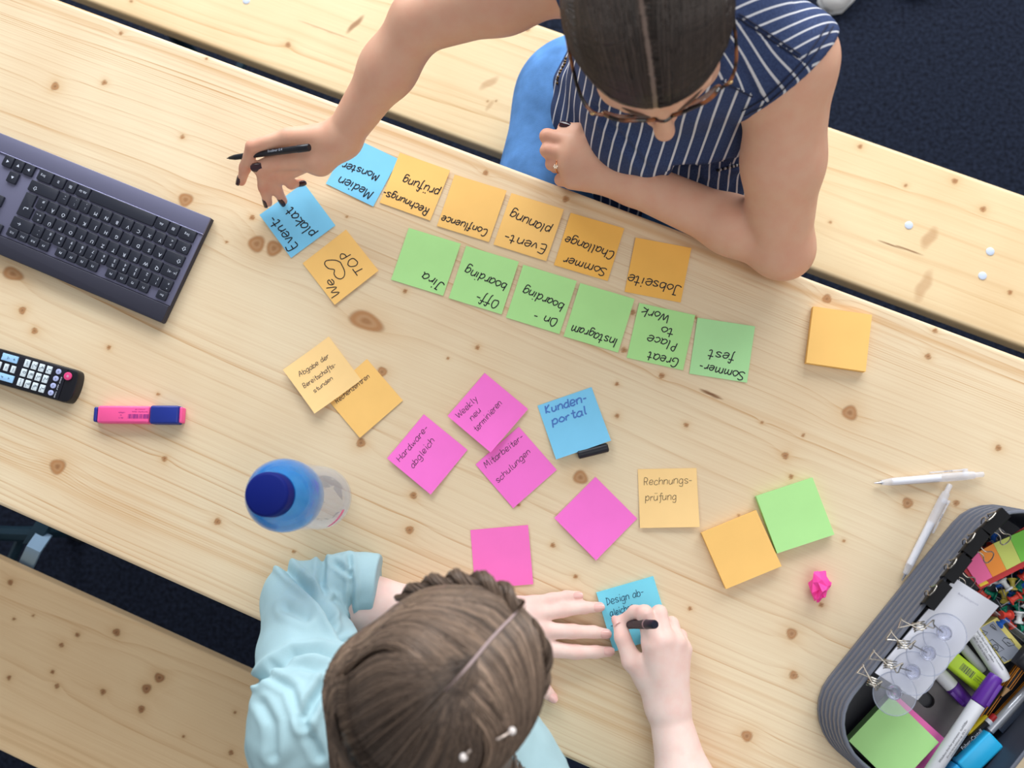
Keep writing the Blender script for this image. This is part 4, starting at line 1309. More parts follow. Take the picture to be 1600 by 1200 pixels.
for k in range(2):
    put_text(mb, 'Besprechungsnotiz' if not k else 'Datum  Name', T(1512 + 4 * k, 936 - 2 * k, .0880) + UP * .0010, T(1530, 948, .09) - T(1500, 930, .09), CU, .0034, 0, .0006) if not k else None
mb.build('printed_text', mat('grey_print', (150, 150, 170), .5), card, False)

# ------------------------------------------------ index tabs
tabs = [('pink', [(1509, 884), (1529, 862), (1551, 902), (1528, 914)], (246, 112, 166), 'pink'), ('orange', [(1529, 862), (1552, 849), (1573, 891), (1551, 902)], (246, 150, 60), 'orange'),
        ('lime', [(1552, 849), (1577, 838), (1596, 879), (1573, 891)], (206, 216, 112), 'yellow-green'), ('green', [(1577, 838), (1603, 826), (1622, 867), (1596, 879)], (124, 204, 78), 'mid green')]
Zt = .056
A = [T(*q, Zt) for q in ((1502, 888), (1606, 820), (1628, 872), (1532, 921))]
mb = MB(); mb.prism([(q[0], q[1]) for q in A][::-1], TT + Zt - .0012, TT + Zt - .0004); wal = mb.build('index_tab_holder', mat('red_card', (196, 38, 44), .5), None, False); tag(wal, 'red card holder under the coloured index tabs', 'holder')
A = [T(*q, Zt) for q in ((1526, 908), (1540, 906), (1545, 911), (1532, 917))]
mb = MB(); mb.prism([(q[0], q[1]) for q in A][::-1], TT + Zt - .0003, TT + Zt + .0001); mb.build('yellow_band', mat('yellow_band', (240, 206, 50), .5), wal, False)
for ck, cor, col, nm in tabs:
    A = [T(*q, Zt + .002) for q in cor]
    c = np.mean(A, 0); A = [c + (q - c) * .985 for q in A]
    mb = MB(); mb.prism([(q[0], q[1]) for q in A][::-1], TT + Zt, TT + Zt + .002)
    tag(mb.build('index_tab_pad', mat('tab_' + ck, col, .7), None, False), nm + ' index tab pad in the row of coloured tabs in the crate', 'index tab', 'coloured index tabs')

# ------------------------------------------------ clear box of push pins
e0 = cl((1556, 951), .044); e1 = cl((1600, 997), .044)
u0 = (e0[0] + e1[0]) / 2
v0 = cl((1500, 893), .044)[1]
BX0, BX1, BY0, BY1, BZ = u0, u0 + .085, .030, CWID - .030, .042
clearp = mat('clear_box_plastic', (226, 232, 240), .1, alpha=.3)
box_ = thing('pin_box', CP((BX0 + BX1) / 2, (BY0 + BY1) / 2, .006), 'clear plastic box of coloured push pins inside the grey crate', 'box')
fr = (CO, CU, -CV, UP)


def slabbox(x0, x1, y0, y1, z0, z1, m, nm, par):
    mb = MB(); mb.prism([tuple(q) for q in ((x0, -y1), (x1, -y1), (x1, -y0), (x0, -y0))], z0, z1, fr, .0003); return mb.build(nm, m, par, False)


slabbox(BX0, BX1, BY0, BY1, .0045, .006, mat('dark_tray', (60, 72, 84), .5), 'base', box_)
for (a_, b__, c_, d_) in ((BX0, BX0 + .0014, BY0, BY1), (BX1 - .0014, BX1, BY0, BY1), (BX0 + .0015, BX1 - .0015, BY0, BY0 + .0014), (BX0 + .0015, BX1 - .0015, BY1 - .0014, BY1)):
    slabbox(a_, b__, c_, d_, .0062, BZ, clearp, 'side_wall', box_)
PINC = [('red', (214, 66, 52)), ('green', (20, 140, 112)), ('blue', (40, 110, 214)), ('white', (220, 224, 226)), ('yellow', (214, 200, 90))]
steel = mat('pin_steel', (190, 190, 196), .25, .9)
protos = {}
for nm, col in PINC:
    mb = MB(); o0 = np.zeros(3)
    mb.lathe(o0, o0 + UP, [(0, .0045), (.0012, .0047), (.0022, .0030), (.0050, .0022), (.0085, .0026), (.0095, .0040), (.0110, .0040), (.0115, 0)], 12, 0)
    mb.lathe(o0, o0 - UP, [(0, .0005), (.009, .0004), (.010, .0001)], 6, 1)
    o = mb.build('push_pin', [mat('pin_' + nm, col, .35), steel], None, True, 40)
    tag(o, nm + ' push pin lying loose in the clear pin box', 'push pin', nm + ' push pins in the clear box')
    protos[nm] = o
rp = random.Random(12); placed = []
order = ['red', 'green', 'green', 'white', 'blue', 'red', 'green', 'yellow', 'red', 'white', 'green', 'blue']
cnt = 0; used = {k: 0 for k in protos}
for tries in range(9000):
    if cnt >= 78: break
    u_ = rp.uniform(BX0 + .010, BX1 - .010); v_ = rp.uniform(BY0 + .010, BY1 - .010); z = .0145 + .0096 * (cnt // 26)
    if any(abs(z - p_[2]) < .004 and (u_ - p_[0]) ** 2 + (v_ - p_[1]) ** 2 < .0128 ** 2 for p_ in placed): continue
    nm = order[cnt % len(order)]
    o = protos[nm] if used[nm] == 0 else protos[nm].copy()
    if used[nm]: C.objects.link(o)
    used[nm] += 1; placed.append((u_, v_, z)); cnt += 1
    q = CP(u_, v_, z); o.location = q
    o.scale = (1.3, 1.3, 1.3); o.rotation_euler = (rp.uniform(1.1, 2.0), rp.uniform(-.3, .3), rp.uniform(0, 6.28))
print('pins', cnt)

# ------------------------------------------------ black binder clips on the rim
wire = mat('clip_wire', (160, 155, 148), .25, .95); bclip = mat('black_clip_steel', (12, 13, 18), .5, spec=.2)
along = ('nearest the row of suction clips', 'second along from the suction clips', 'third along from the suction clips', 'at the crate corner, farthest from the suction clips')
for k, (pc, rot, hp) in enumerate((((1466, 930), 0, (1492, 927)), ((1497, 888), 0, (1522, 894)), ((1526, 848), 1, (1550, 862)), ((1556, 816), -7, (1577, 836)))):
    c = T(*pc, .103); c[2] = TT
    a = math.radians(49.6 + rot); x = np.array([math.cos(a), math.sin(a), 0]); y = np.array([x[1], -x[0], 0])
    bc = thing('binder_clip', c + UP * .07, 'black binder clip on the crate rim, ' + along[k], 'clip', 'black binder clips on the crate rim')
    hw = .0172
    def sec(t): return [c + x * t + y * a_ + UP * z_ for a_, z_ in ((-.0020, .079), (-.0062, .094), (-.0072, .103), (-.0064, .1045), (.0064, .1045), (.0072, .103), (.0062, .094), (.0020, .079), (.0008, .079), (.0052, .094), (.0060, .1025), (-.0060, .1025), (-.0052, .094), (-.0008, .079))]
    mb = MB(); mb.loft([sec(-hw), sec(-hw * .33), sec(hw * .33), sec(hw)]); mb.build('body', bclip, bc, True, 35)
    for sgn in (1, -1):
        if sgn > 0:
            pts = [(.0060, .004, .080), (.0050, .010, .083), (.0026, .016, .084), (.0030, .021, .084), (.0072, .026, .083), (.0064, .030, .082), (0, .0315, .082), (-.0064, .030, .082), (-.0072, .026, .083), (-.0030, .021, .084), (-.0026, .016, .084), (-.0050, .010, .083), (-.0060, .004, .080)]
        else:
            pts = [(.0060, -.0030, .079), (.0050, -.0085, .088), (.0030, -.0100, .094), (.0034, -.0098, .099), (.0074, -.0090, .104), (.0062, -.0085, .107), (0, -.0080, .108), (-.0062, -.0085, .107), (-.0074, -.0090, .104), (-.0034, -.0098, .099), (-.0030, -.0100, .094), (-.0050, -.0085, .088), (-.0060, -.0030, .079)]
        P = np.array([c + x * p_[0] + y * p_[1] + UP * p_[2] for p_ in pts])
        mb = MB(); mb.tube(np.column_stack([curve_pts(P[:, :2], 4), np.interp(np.linspace(0, 1, (len(P) - 1) * 4 + 1), np.linspace(0, 1, len(P)), P[:, 2])]), .00075, 6)
        mb.build('wire_handle', wire, bc)

# ------------------------------------------------ suction cups on wire clips
sc_ = mat('clear_soft_plastic', (226, 230, 246), .12, alpha=.16)
sk_ = mat('clear_knob_plastic', (226, 229, 246), .04, trans=.92, ior=1.38, alpha=.9)
WC = [((140, 640), (212, 558), (262, 690), (322, 752), (412, 738), (345, 842), (560, 880), (528, 850)), ((270, 490), (330, 395), (420, 512), (500, 552), (640, 538), (575, 645), (760, 655), (733, 625)),
      ((455, 280), (522, 180), (600, 280), (652, 332), (780, 288), (720, 385), (932, 442), (902, 420)), ((590, 150), (630, 45), (720, 112), (822, 130), (975, 62), (978, 152), (1115, 232), (1078, 200))]
wo = ('nearest the green pad', 'second from the green pad', 'third from the green pad', 'nearest the black binder clips')
for k, (p0, p1, p2, co_, p4, p5, cc_, kn_) in enumerate(WC):
    zc = .099
    def W(p_, z): return T(Z9[0] + p_[0] / Z9[2], Z9[1] + p_[1] / Z9[2], z)
    cc = W(cc_, .091)
    sc = thing('suction_clip', W(co_, .088), 'clear suction cup on a silver wire clip, ' + wo[k], 'clip', 'suction clips on the crate rim')
    a, b, c, d, e, f = W(p0, .101), W(p1, .101), W(p2, .103), W(co_, zc), W(p4, .102), W(p5, .096)
    mb = MB()
    ax = unit(np.cross(unit(e - a), UP))                  # coil axis across the clip
    tri = [d + ax * .004 + UP * .004, a * .15 + b * .85 + UP * .001, b, a, a * .8 + c * .2, d - ax * .004 + UP * .004]
    mb.tube(curve_pts(np.array(tri), 3), .0008, 6)
    mb.build('wire_loop', wire, sc)
    mb = MB()
    th = np.linspace(0, 2 * math.pi * 4, 60); xx = unit(np.cross(ax, UP))
    hel = d + ax * np.linspace(-.0052, .0052, 60)[:, None] + .0042 * (np.cos(th)[:, None] * xx * 1.7 + np.sin(th)[:, None] * UP)
    mb.tube(hel, .0007, 6); mb.build('wire_coil', wire, sc)
    mb = MB(); mb.tube(curve_pts(np.array([d - ax * .005, f, f * .4 + e * .6, e, d + ax * .005 + UP * .003]), 3), .0008, 6)
    kp = W(kn_, .094)
    mb.tube([f * .5 + e * .5, kp - UP * .001], .0007, 6); mb.build('wire_loop', wire, sc)
    mb = MB(); mb.lathe(cc, cc + UP, [(-.0030, .0246), (-.0024, .0247), (-.0004, .018), (.0010, .009), (.0018, .006), (.0018, 0)][::1] , 40, 0, False)
    mb.lathe(cc, cc + UP, [(-.0031, .0240), (-.0014, .0175), (.0000, .008), (.0004, 0)], 40, 0, False)
    th = np.arange(48) * 2 * math.pi / 48
    mb.tube(cc + np.c_[np.cos(th) * .0246, np.sin(th) * .0246, np.full(48, -.0028)], .0006, 6, 1, closed=True)
    mb.build('suction_cup', [sc_, mat('cup_rim', (176, 184, 206), .1, alpha=.55)], sc, True, 60)
    mb = MB(); mb.lathe(kp - UP * .003, kp + UP, [(0, .0050), (.002, .0050), (.003, .0062), (.0065, .0088), (.009, .0086), (.010, .0066), (.0086, .0038), (.0086, 0)], 28); mb.build('knob', sk_, sc, True, 50)

# ---------------------------------------------------------------- organic surfaces: smooth unions of rounded limbs, meshed as ONE surface
class Field:
    def __init__(s): s.p = []

    def cone(s, a, b, ra, rb, k=.008, n=None, fl=1.0):
        s.p.append(('c', np.asarray(a, float), np.asarray(b, float), ra, rb, k, None if n is None else unit(n), fl)); return s

    def chain(s, pts, rad, k=.004, k0=None):
        for i in range(len(pts) - 1):
            s.cone(pts[i], pts[i + 1], rad[i], rad[i + 1], k0 if (i == 0 and k0 is not None) else k)
        return s

    def ell(s, c, ax, rad, k=.01):
        s.p.append(('e', np.asarray(c, float), np.asarray(ax, float), np.asarray(rad, float), k)); return s

    def sub(s, f, k=.004):
        """a group of limbs evaluated on its own, then united with a small seam"""
        s.p.append(('g', f, k)); return s

    def cut(s, c, n, k=.004):
        """keeps the side the normal points away from"""
        s.p.append(('x', np.asarray(c, float), unit(n), k)); return s

    def box(s, m=.02):
        lo = np.full(3, 1e9); hi = -lo
        for q in s.p:
            if q[0] == 'c':
                r = max(q[3], q[4]) + m
                lo = np.minimum(lo, np.minimum(q[1], q[2]) - r); hi = np.maximum(hi, np.maximum(q[1], q[2]) + r)
            elif q[0] == 'e':
                r = np.abs(q[2].T) @ q[3] + m
                lo = np.minimum(lo, q[1] - r); hi = np.maximum(hi, q[1] + r)
            elif q[0] == 'g':
                a, b = q[1].box(m); lo = np.minimum(lo, a); hi = np.maximum(hi, b)
        return lo, hi


def prim_d(q, P):
    if q[0] == 'c':
        _, a, b, ra, rb, k, n, fl = q
        ba = b - a; pa = P - a
        if n is not None and fl != 1.0:
            ba = ba + (fl - 1) * (ba @ n) * n
            pa = pa + (fl - 1) * (pa @ n)[..., None] * n
        t = np.clip((pa @ ba) / max(ba @ ba, 1e-12), 0, 1)
        d = np.linalg.norm(pa - t[..., None] * ba, axis=-1) - (ra + (rb - ra) * t)
        return d / (1 if fl <= 1 else fl ** .5)
    if q[0] == 'e':
        _, c, ax, r, k = q
        L_ = (P - c) @ ax.T
        k0 = np.linalg.norm(L_ / r, axis=-1); k1 = np.linalg.norm(L_ / (r * r), axis=-1)
        return k0 * (k0 - 1) / np.maximum(k1, 1e-9)
    if q[0] == 'x':
        return (P - q[1]) @ q[2]


def smin(a, b, k):
    h = np.maximum(k - np.abs(a - b), 0) / k
    return np.minimum(a, b) - h * h * k * .25


def eval_pts(f, P):
    D = np.full(P.shape[:-1], 1.0)
    for q in f.p:
        if q[0] == 'g': D = smin(D, eval_pts(q[1], P), q[2])
        elif q[0] == 'x': D = -smin(-D, -prim_d(q, P), q[3])
        else: D = smin(D, prim_d(q, P), q[5] if q[0] == 'c' else q[4])
    return D


def grid_eval(f, org, shape, h):
    D = np.full(shape, 1.0, np.float32)
    M = .028
    for q in f.p:
        if q[0] == 'x':
            ax = [org[i] + h * np.arange(shape[i]) for i in range(3)]
            dd = ((ax[0] - q[1][0])[:, None, None] * q[2][0] + (ax[1] - q[1][1])[None, :, None] * q[2][1] + (ax[2] - q[1][2])[None, None, :] * q[2][2]).astype(np.float32)
            D = -smin(-D, -dd, q[3]); continue
        g = Field(); g.p = [q]
        lo, hi = g.box(M)
        i0 = np.maximum(((lo - org) / h).astype(int), 0); i1 = np.minimum(((hi - org) / h).astype(int) + 2, shape)
        if (i1 <= i0).any(): continue
        sl = tuple(slice(a, b) for a, b in zip(i0, i1))
        if q[0] == 'g':
            d = grid_eval(q[1], org + h * i0, tuple(i1 - i0), h); k = q[2]
        else:
            P = np.stack(np.meshgrid(*[org[i] + h * np.arange(i0[i], i1[i]) for i in range(3)], indexing='ij'), -1)
            d = prim_d(q, P).astype(np.float32); k = q[5] if q[0] == 'c' else q[4]
        D[sl] = smin(D[sl], d, k)
    return D


def surface(f, h, smooth=2, relax=.5):
    lo, hi = f.box(.006)
    shape = tuple(((hi - lo) / h).astype(int) + 3)
    D = grid_eval(f, lo, shape, h)
    S = D < 0
    n = np.array(shape) - 1
    cnt = np.zeros(n, np.int8)
    for dx in (0, 1):
        for dy in (0, 1):
            for dz in (0, 1):
                cnt += S[dx:dx + n[0], dy:dy + n[1], dz:dz + n[2]]
    act = (cnt > 0) & (cnt < 8)
    idx = np.argwhere(act)
    vid = np.full(n, -1, np.int32); vid[act] = np.arange(len(idx))
    cor = [(a, b, c) for a in (0, 1) for b in (0, 1) for c in (0, 1)]
    val = np.stack([D[idx[:, 0] + c[0], idx[:, 1] + c[1], idx[:, 2] + c[2]] for c in cor], 1)
    acc = np.zeros((len(idx), 3)); num = np.zeros(len(idx))
    for i, a in enumerate(cor):
        for j, b in enumerate(cor):
            if j > i and sum(abs(x - y) for x, y in zip(a, b)) == 1:
                va, vb = val[:, i], val[:, j]
                m = (va < 0) != (vb < 0)
                t = np.where(m, va / np.where(m, va - vb, 1), 0)
                p = np.asarray(a)[None] + t[:, None] * (np.asarray(b) - np.asarray(a))[None]
                acc += np.where(m[:, None], p, 0); num += m
    V = lo + h * (idx + acc / num[:, None])
    F = []
    for ax in range(3):
        o1, o2 = [(1, 2), (2, 0), (0, 1)][ax]
        sl0 = [slice(1, -1)] * 3; sl1 = [slice(1, -1)] * 3
        sl0[ax] = slice(0, -1); sl1[ax] = slice(1, None)
        A = S[tuple(sl0)]; B = S[tuple(sl1)]
        e = np.argwhere(A != B)
        inside = A[tuple(e.T)]
        off = np.ones(3, int); off[ax] = 0
        base = e + off
        d1 = np.zeros(3, int); d1[o1] = 1
        d2 = np.zeros(3, int); d2[o2] = 1
        q = [vid[tuple((base - a * d1 - b * d2).T)] for a, b in ((1, 1), (0, 1), (0, 0), (1, 0))]
        Q = np.stack(q, 1)
        Q[~inside] = Q[~inside][:, ::-1]
        F.append(Q)
    F = np.concatenate(F)
    F = F[(F >= 0).all(1)]
    for _ in range(smooth):
        E = np.concatenate([F[:, [0, 1]], F[:, [1, 2]], F[:, [2, 3]], F[:, [3, 0]]])
        s_ = np.zeros_like(V); c_ = np.zeros(len(V))
        for k in range(3):
            s_[:, k] = np.bincount(E[:, 0], V[E[:, 1], k], len(V)) + np.bincount(E[:, 1], V[E[:, 0], k], len(V))
        c_ = np.bincount(E[:, 0], minlength=len(V)) + np.bincount(E[:, 1], minlength=len(V))
        V = V + relax * (s_ / np.maximum(c_, 1)[:, None] - V)
    return V, F


def vnormals(V, F):
    n = np.cross(V[F[:, 2]] - V[F[:, 0]], V[F[:, 3]] - V[F[:, 1]])
    N = np.zeros_like(V)
    for i in range(4):
        for k in range(3):
            N[:, k] += np.bincount(F[:, i], n[:, k], len(V))
    return N / np.maximum(np.linalg.norm(N, axis=1, keepdims=True), 1e-12)


def to_px(P):
    v = P - CAMP; z = v @ _d
    return np.c_[800 + FPX * (v @ _r) / z, 600 - FPX * (v @ _u) / z]


def poly_dist(P, L_):
    L_ = np.asarray(L_, float); best = np.full(len(P), 1e9)
    for a, b in zip(L_[:-1], L_[1:]):
        ab = b - a; t = np.clip(((P - a) @ ab) / (ab @ ab), 0, 1)
        best = np.minimum(best, np.linalg.norm(P - a - t[:, None] * ab, axis=1))
    return best


def put_attr(o, n, arr):
    at = o.data.attributes.new(n, 'FLOAT', 'POINT'); at.data.foreach_set('value', np.ascontiguousarray(arr, np.float32))


def skin_mat(name, base, flush):
    m = bpy.data.materials.new(name); m.use_nodes = True
    nt = m.node_tree; b = nt.nodes['Principled BSDF']
    b.inputs['Roughness'].default_value = 0.5; b.inputs['Specular IOR Level'].default_value = 0.35
    b.inputs['Subsurface Weight'].default_value = 0.12
    b.inputs['Subsurface Radius'].default_value = (0.010, 0.004, 0.002); b.inputs['Subsurface Scale'].default_value = 1.0
    tc = nt.nodes.new('ShaderNodeTexCoord')
    n = nt.nodes.new('ShaderNodeTexNoise'); n.inputs['Scale'].default_value = 55; n.inputs['Detail'].default_value = 4
    nt.links.new(tc.outputs['Object'], n.inputs['Vector'])
    a = nt.nodes.new('ShaderNodeAttribute'); a.attribute_name = 'flush'
    mr = nt.nodes.new('ShaderNodeMapRange'); mr.inputs[1].default_value = .35; mr.inputs[2].default_value = .75; mr.inputs[3].default_value = 0; mr.inputs[4].default_value = .3
    nt.links.new(n.outputs['Fac'], mr.inputs[0])
    ad = nt.nodes.new('ShaderNodeMath'); ad.operation = 'ADD'; ad.use_clamp = True
    nt.links.new(mr.outputs[0], ad.inputs[0]); nt.links.new(a.outputs['Fac'], ad.inputs[1])
    mx = nt.nodes.new('ShaderNodeMix'); mx.data_type = 'RGBA'
    mx.inputs[6].default_value = [float(x) for x in s2l(base)] + [1]; mx.inputs[7].default_value = [float(x) for x in s2l(flush)] + [1]
    nt.links.new(ad.outputs[0], mx.inputs[0]); nt.links.new(mx.outputs[2], b.inputs['Base Color'])
    n2 = nt.nodes.new('ShaderNodeTexNoise'); n2.inputs['Scale'].default_value = 700
    nt.links.new(tc.outputs['Object'], n2.inputs['Vector'])
    bp = nt.nodes.new('ShaderNodeBump'); bp.inputs['Strength'].default_value = .12; bp.inputs['Distance'].default_value = .0006
    nt.links.new(n2.outputs['Fac'], bp.inputs['Height']); nt.links.new(bp.outputs[0], b.inputs['Normal'])
    return m


def hair_mat(name, dark, light):
    m = bpy.data.materials.new(name); m.use_nodes = True
    nt = m.node_tree; b = nt.nodes['Principled BSDF']
    b.inputs['Roughness'].default_value = 0.42; b.inputs['Specular IOR Level'].default_value = 0.45
    a = nt.nodes.new('ShaderNodeAttribute'); a.attribute_name = 'tone'
    mx = nt.nodes.new('ShaderNodeMix'); mx.data_type = 'RGBA'
    mx.inputs[6].default_value = [float(x) for x in s2l(dark)] + [1]; mx.inputs[7].default_value = [float(x) for x in s2l(light)] + [1]
    nt.links.new(a.outputs['Fac'], mx.inputs[0]); nt.links.new(mx.outputs[2], b.inputs['Base Color'])
    return m


def smooth_path(P, n):
    P = np.asarray(P, float)
    Q = np.vstack([2 * P[0] - P[1], P, 2 * P[-1] - P[-2]])
    t = np.linspace(0, len(P) - 1 - 1e-6, n); i = t.astype(int); u = (t - i)[:, None]
    p0, p1, p2, p3 = Q[i], Q[i + 1], Q[i + 2], Q[i + 3]
    return .5 * (2 * p1 + (p2 - p0) * u + (2 * p0 - 5 * p1 + 4 * p2 - p3) * u * u + (3 * p1 - p0 - 3 * p2 + p3) * u ** 3)


def strands(paths, rad, tone):
    """many fine locks as three-sided tubes: (n_strand, n_pt, 3) -> verts, faces, tone per vertex"""
    P = np.asarray(paths); ns, npt = P.shape[:2]
    tg = np.gradient(P, axis=1); tg /= np.maximum(np.linalg.norm(tg, axis=2, keepdims=True), 1e-9)
    ref = np.array([.31, .52, .79]); a = np.cross(tg, ref); a /= np.maximum(np.linalg.norm(a, axis=2, keepdims=True), 1e-9)
    b = np.cross(tg, a)
    prof = np.sin(np.linspace(.12, 1, npt) * math.pi * .96) ** .35
    R = np.asarray(rad)[:, None] * prof[None]
    V = np.stack([P + R[..., None] * (math.cos(q) * a + math.sin(q) * b) for q in (0, 2.094, 4.189)], 2)
    base = (np.arange(ns)[:, None] * npt + np.arange(npt - 1)[None]) * 3
    F = []
    for k in range(3):
        j = (k + 1) % 3
        F.append(np.stack([base + k, base + j, base + 3 + j, base + 3 + k], -1).reshape(-1, 4))
    return V.reshape(-1, 3), np.concatenate(F), np.repeat(np.asarray(tone), npt * 3)


def push_out(f, P, d):
    """moves points of a hair path outside the head surface"""
    shp = P.shape; Q = P.reshape(-1, 3).copy(); e = .002
    dd = np.broadcast_to(d, shp[:-1]).reshape(-1)
    for _ in range(3):
        v = eval_pts(f, Q)
        g = np.stack([eval_pts(f, Q + e * np.eye(3)[i]) - v for i in range(3)], -1); g /= np.maximum(np.linalg.norm(g, axis=1, keepdims=True), 1e-9)
        Q += g * np.maximum(dd - v, 0)[:, None]
    return Q.reshape(shp)


def nail(P, x, up, wd, ln, m, parent, name='fingernail'):
    """curved nail plate: P at its middle, x towards the tip, up away from the finger"""
    x = unit(x); up = unit(up - x * (up @ x)); y = np.cross(up, x)
    mb = MB(); rows = []
    for i in range(6):
        f = i / 5 - .5; w_ = wd * (.86 + .14 * math.cos(f * 2.6)) * (1 - max(0, f - .32) * 1.6)
        rows.append([P + x * ln * f + y * wd * .5 * math.sin(a) * w_ / wd + up * (wd * .42 * (math.cos(a) - 1) - abs(f) ** 2 * .001 + .0004) for a in np.linspace(-1.15, 1.15, 7)])
    G = np.array(rows); n = 7
    top = G.reshape(-1, 3); bot = top - up * .0012
    F = []
    for i in range(5):
        for j in range(n - 1):
            q = (i * n + j, i * n + j + 1, (i + 1) * n + j + 1, (i + 1) * n + j); F += [q[::-1], tuple(k + 42 for k in q)]
    ed = [j for j in range(n)] + [i * n + n - 1 for i in range(1, 6)] + [5 * n + j for j in range(n - 2, -1, -1)] + [i * n for i in range(4, 0, -1)]
    F += [(a, b, b + 42, a + 42) for a, b in zip(ed, ed[1:] + ed[:1])]
    mb.add(np.vstack([top, bot]), F)
    return mb.build(name, m, parent, True, 50)


def head_frame(az, pitch, roll=0.0):
    az, pitch, roll = (math.radians(q) for q in (az, pitch, roll))
    fh = np.array([math.cos(az), math.sin(az), 0])
    F_ = math.cos(pitch) * fh - math.sin(pitch) * UP; U_ = math.cos(pitch) * UP + math.sin(pitch) * fh
    R_ = np.cross(F_, U_)
    U_, R_ = math.cos(roll) * U_ + math.sin(roll) * R_, math.cos(roll) * R_ - math.sin(roll) * U_
    return F_, R_, U_                       # forward, the person's right, crown


def head_field(f, H, fr):
    F_, R_, U_ = fr
    def P(r, fw, up): return H + R_ * r + F_ * fw + U_ * up
    ax = np.array([R_, F_, U_])
    f.ell(P(0, -.008, .018), ax, (.072, .091, .084), .01)
    f.ell(P(0, .036, -.040), ax, (.056, .054, .076), .03)
    f.ell(P(0, .064, -.098), ax, (.026, .024, .020), .03)
    for s in (-1, 1):
        f.ell(P(s * .036, .058, -.045), ax, (.024, .022, .022), .02)      # cheek
        f.cone(P(s * .012, .083, .012), P(s * .044, .068, .010), .008, .007, .012)   # brow
        f.ell(P(s * .031, .073, -.008), ax, (.0145, .0125, .011), .006)     # eyelid
        f.ell(P(s * .0105, .098, -.046), ax, (.0075, .009, .007), .005)    # nostril
        f.ell(P(s * .074, -.008, -.014), np.array([unit(R_ + F_ * .35 * s), unit(F_ - R_ * .35 * s), U_]), (.006, .019, .030), .005)   # ear
        f.cone(P(s * .055, .0, -.065), P(s * .02, .062, -.100), .016, .015, .02)     # jaw
    f.cone(P(0, .090, .002), P(0, .113, -.036), .0065, .0100, .010)       # nose
    f.ell(P(0, .1145, -.040), ax, (.0102, .0100, .0088), .006)
    f.cone(P(-.018, .084, -.0665), P(.018, .084, -.0665), .0052, .0052, .004)
    f.ell(P(0, .089, -.0660), ax, (.012, .006, .0045), .003)
    f.ell(P(0, .087, -.0745), ax, (.015, .007, .0055), .003)               # lips
    return P


def face_parts(P, fr, par, brow_m, lip_m):
    F_, R_, U_ = fr
    for s in (-1, 1):
        mb = MB(); mb.tube(smooth_path([P(s * .014, .0905, .016), P(s * .030, .083, .021), P(s * .048, .068, .014)], 9), [.0010, .0014, .0016, .0016, .0015, .0014, .0012, .0010, .0006], 8)
        mb.build('eyebrow', brow_m, par)
        mb = MB(); mb.tube(smooth_path([P(s * .018, .0835, -.014), P(s * .031, .0868, -.0175), P(s * .045, .0760, -.013)], 9), .0011, 6)
        mb.build('eyelash', brow_m, par)

# ================================================================ the person on the far bench
skinA = skin_mat('skin_far_person', (224, 176, 149), (216, 138, 114))
HFA = head_frame(-77.5, 28, 8); FA, RA_, UA = HFA
HA_ = T(1012, 30, .36)
pa = thing('person', (*T(1010, 190, -.29)[:2], TT - .29), 'person in glasses, striped navy top and jeans, resting an elbow on the table', 'person')
BA = Field()
PAh = head_field(BA, HA_, HFA)
NBA = HA_ - FA * .075 - UA * .125
SLA, SRA = T(1232, 96, .235), T(925, -62, .27)
mid = (SLA + SRA) / 2
pel = T(1000, 195, -.19); chest = mid * .72 + pel * .28 - UP * .02
BA.cone(PAh(0, -.03, -.06), NBA, .050, .056, .03)
BA.cone(NBA, mid - UP * .02, .06, .085, .04)
BA.cone(mid - UP * .04, pel, .095, .115, .05)
BA.cone(SLA, SRA, .046, .046, .05)
# reaching arm
E1 = T(655, 34, .185); W1 = T(534, 216, .074)
BA.cone(SRA, E1 * .5 + SRA * .5, .046, .044, .03).cone(E1 * .5 + SRA * .5, E1, .044, .0365, .02)
M1 = E1 * .62 + W1 * .38
BA.cone(E1, M1, .0345, .0335, .009).cone(M1, W1, .0325, .0238, .02)
I1, M2, R1, P1_ = T(452, 214, .088), T(463, 224, .070), T(477, 240, .055), T(490, 252, .044)
for q, ra, rb in ((I1, .022, .0125), (M2, .022, .0125), (R1, .021, .0120), (P1_, .020, .011)):
    BA.cone(W1, q, ra, rb, .012)
TC = T(500, 252, .062)
BA.cone(W1, TC, .022, .019, .012).cone(TC, T(458, 252, .066), .0165, .0105, .010)
FN_A = []


def finger(fld, pts, rad, k=.004, join=.005):
    g = Field(); g.chain([np.asarray(q) for q in pts], rad, k); fld.sub(g, join); return pts


fI = finger(BA, [I1, T(395, 229, .083), T(383, 262, .056), T(377, 284, .036)], [.0118, .0092, .0078, .0062])
fM = finger(BA, [M2, T(409, 262, .066), T(412, 292, .042), T(419, 317, .018)], [.0115, .0088, .0076, .0062])
fR = finger(BA, [R1, T(428, 272, .054), T(433, 298, .030), T(443, 314, .012)], [.0112, .0084, .0072, .0060])
fP = finger(BA, [P1_, T(443, 277, .046), T(455, 288, .034), T(471, 285, .022)], [.0100, .0074, .0066, .0055])
fT = finger(BA, [T(458, 252, .066), T(430, 256, .068), T(400, 262, .066)], [.0105, .0092, .0072])
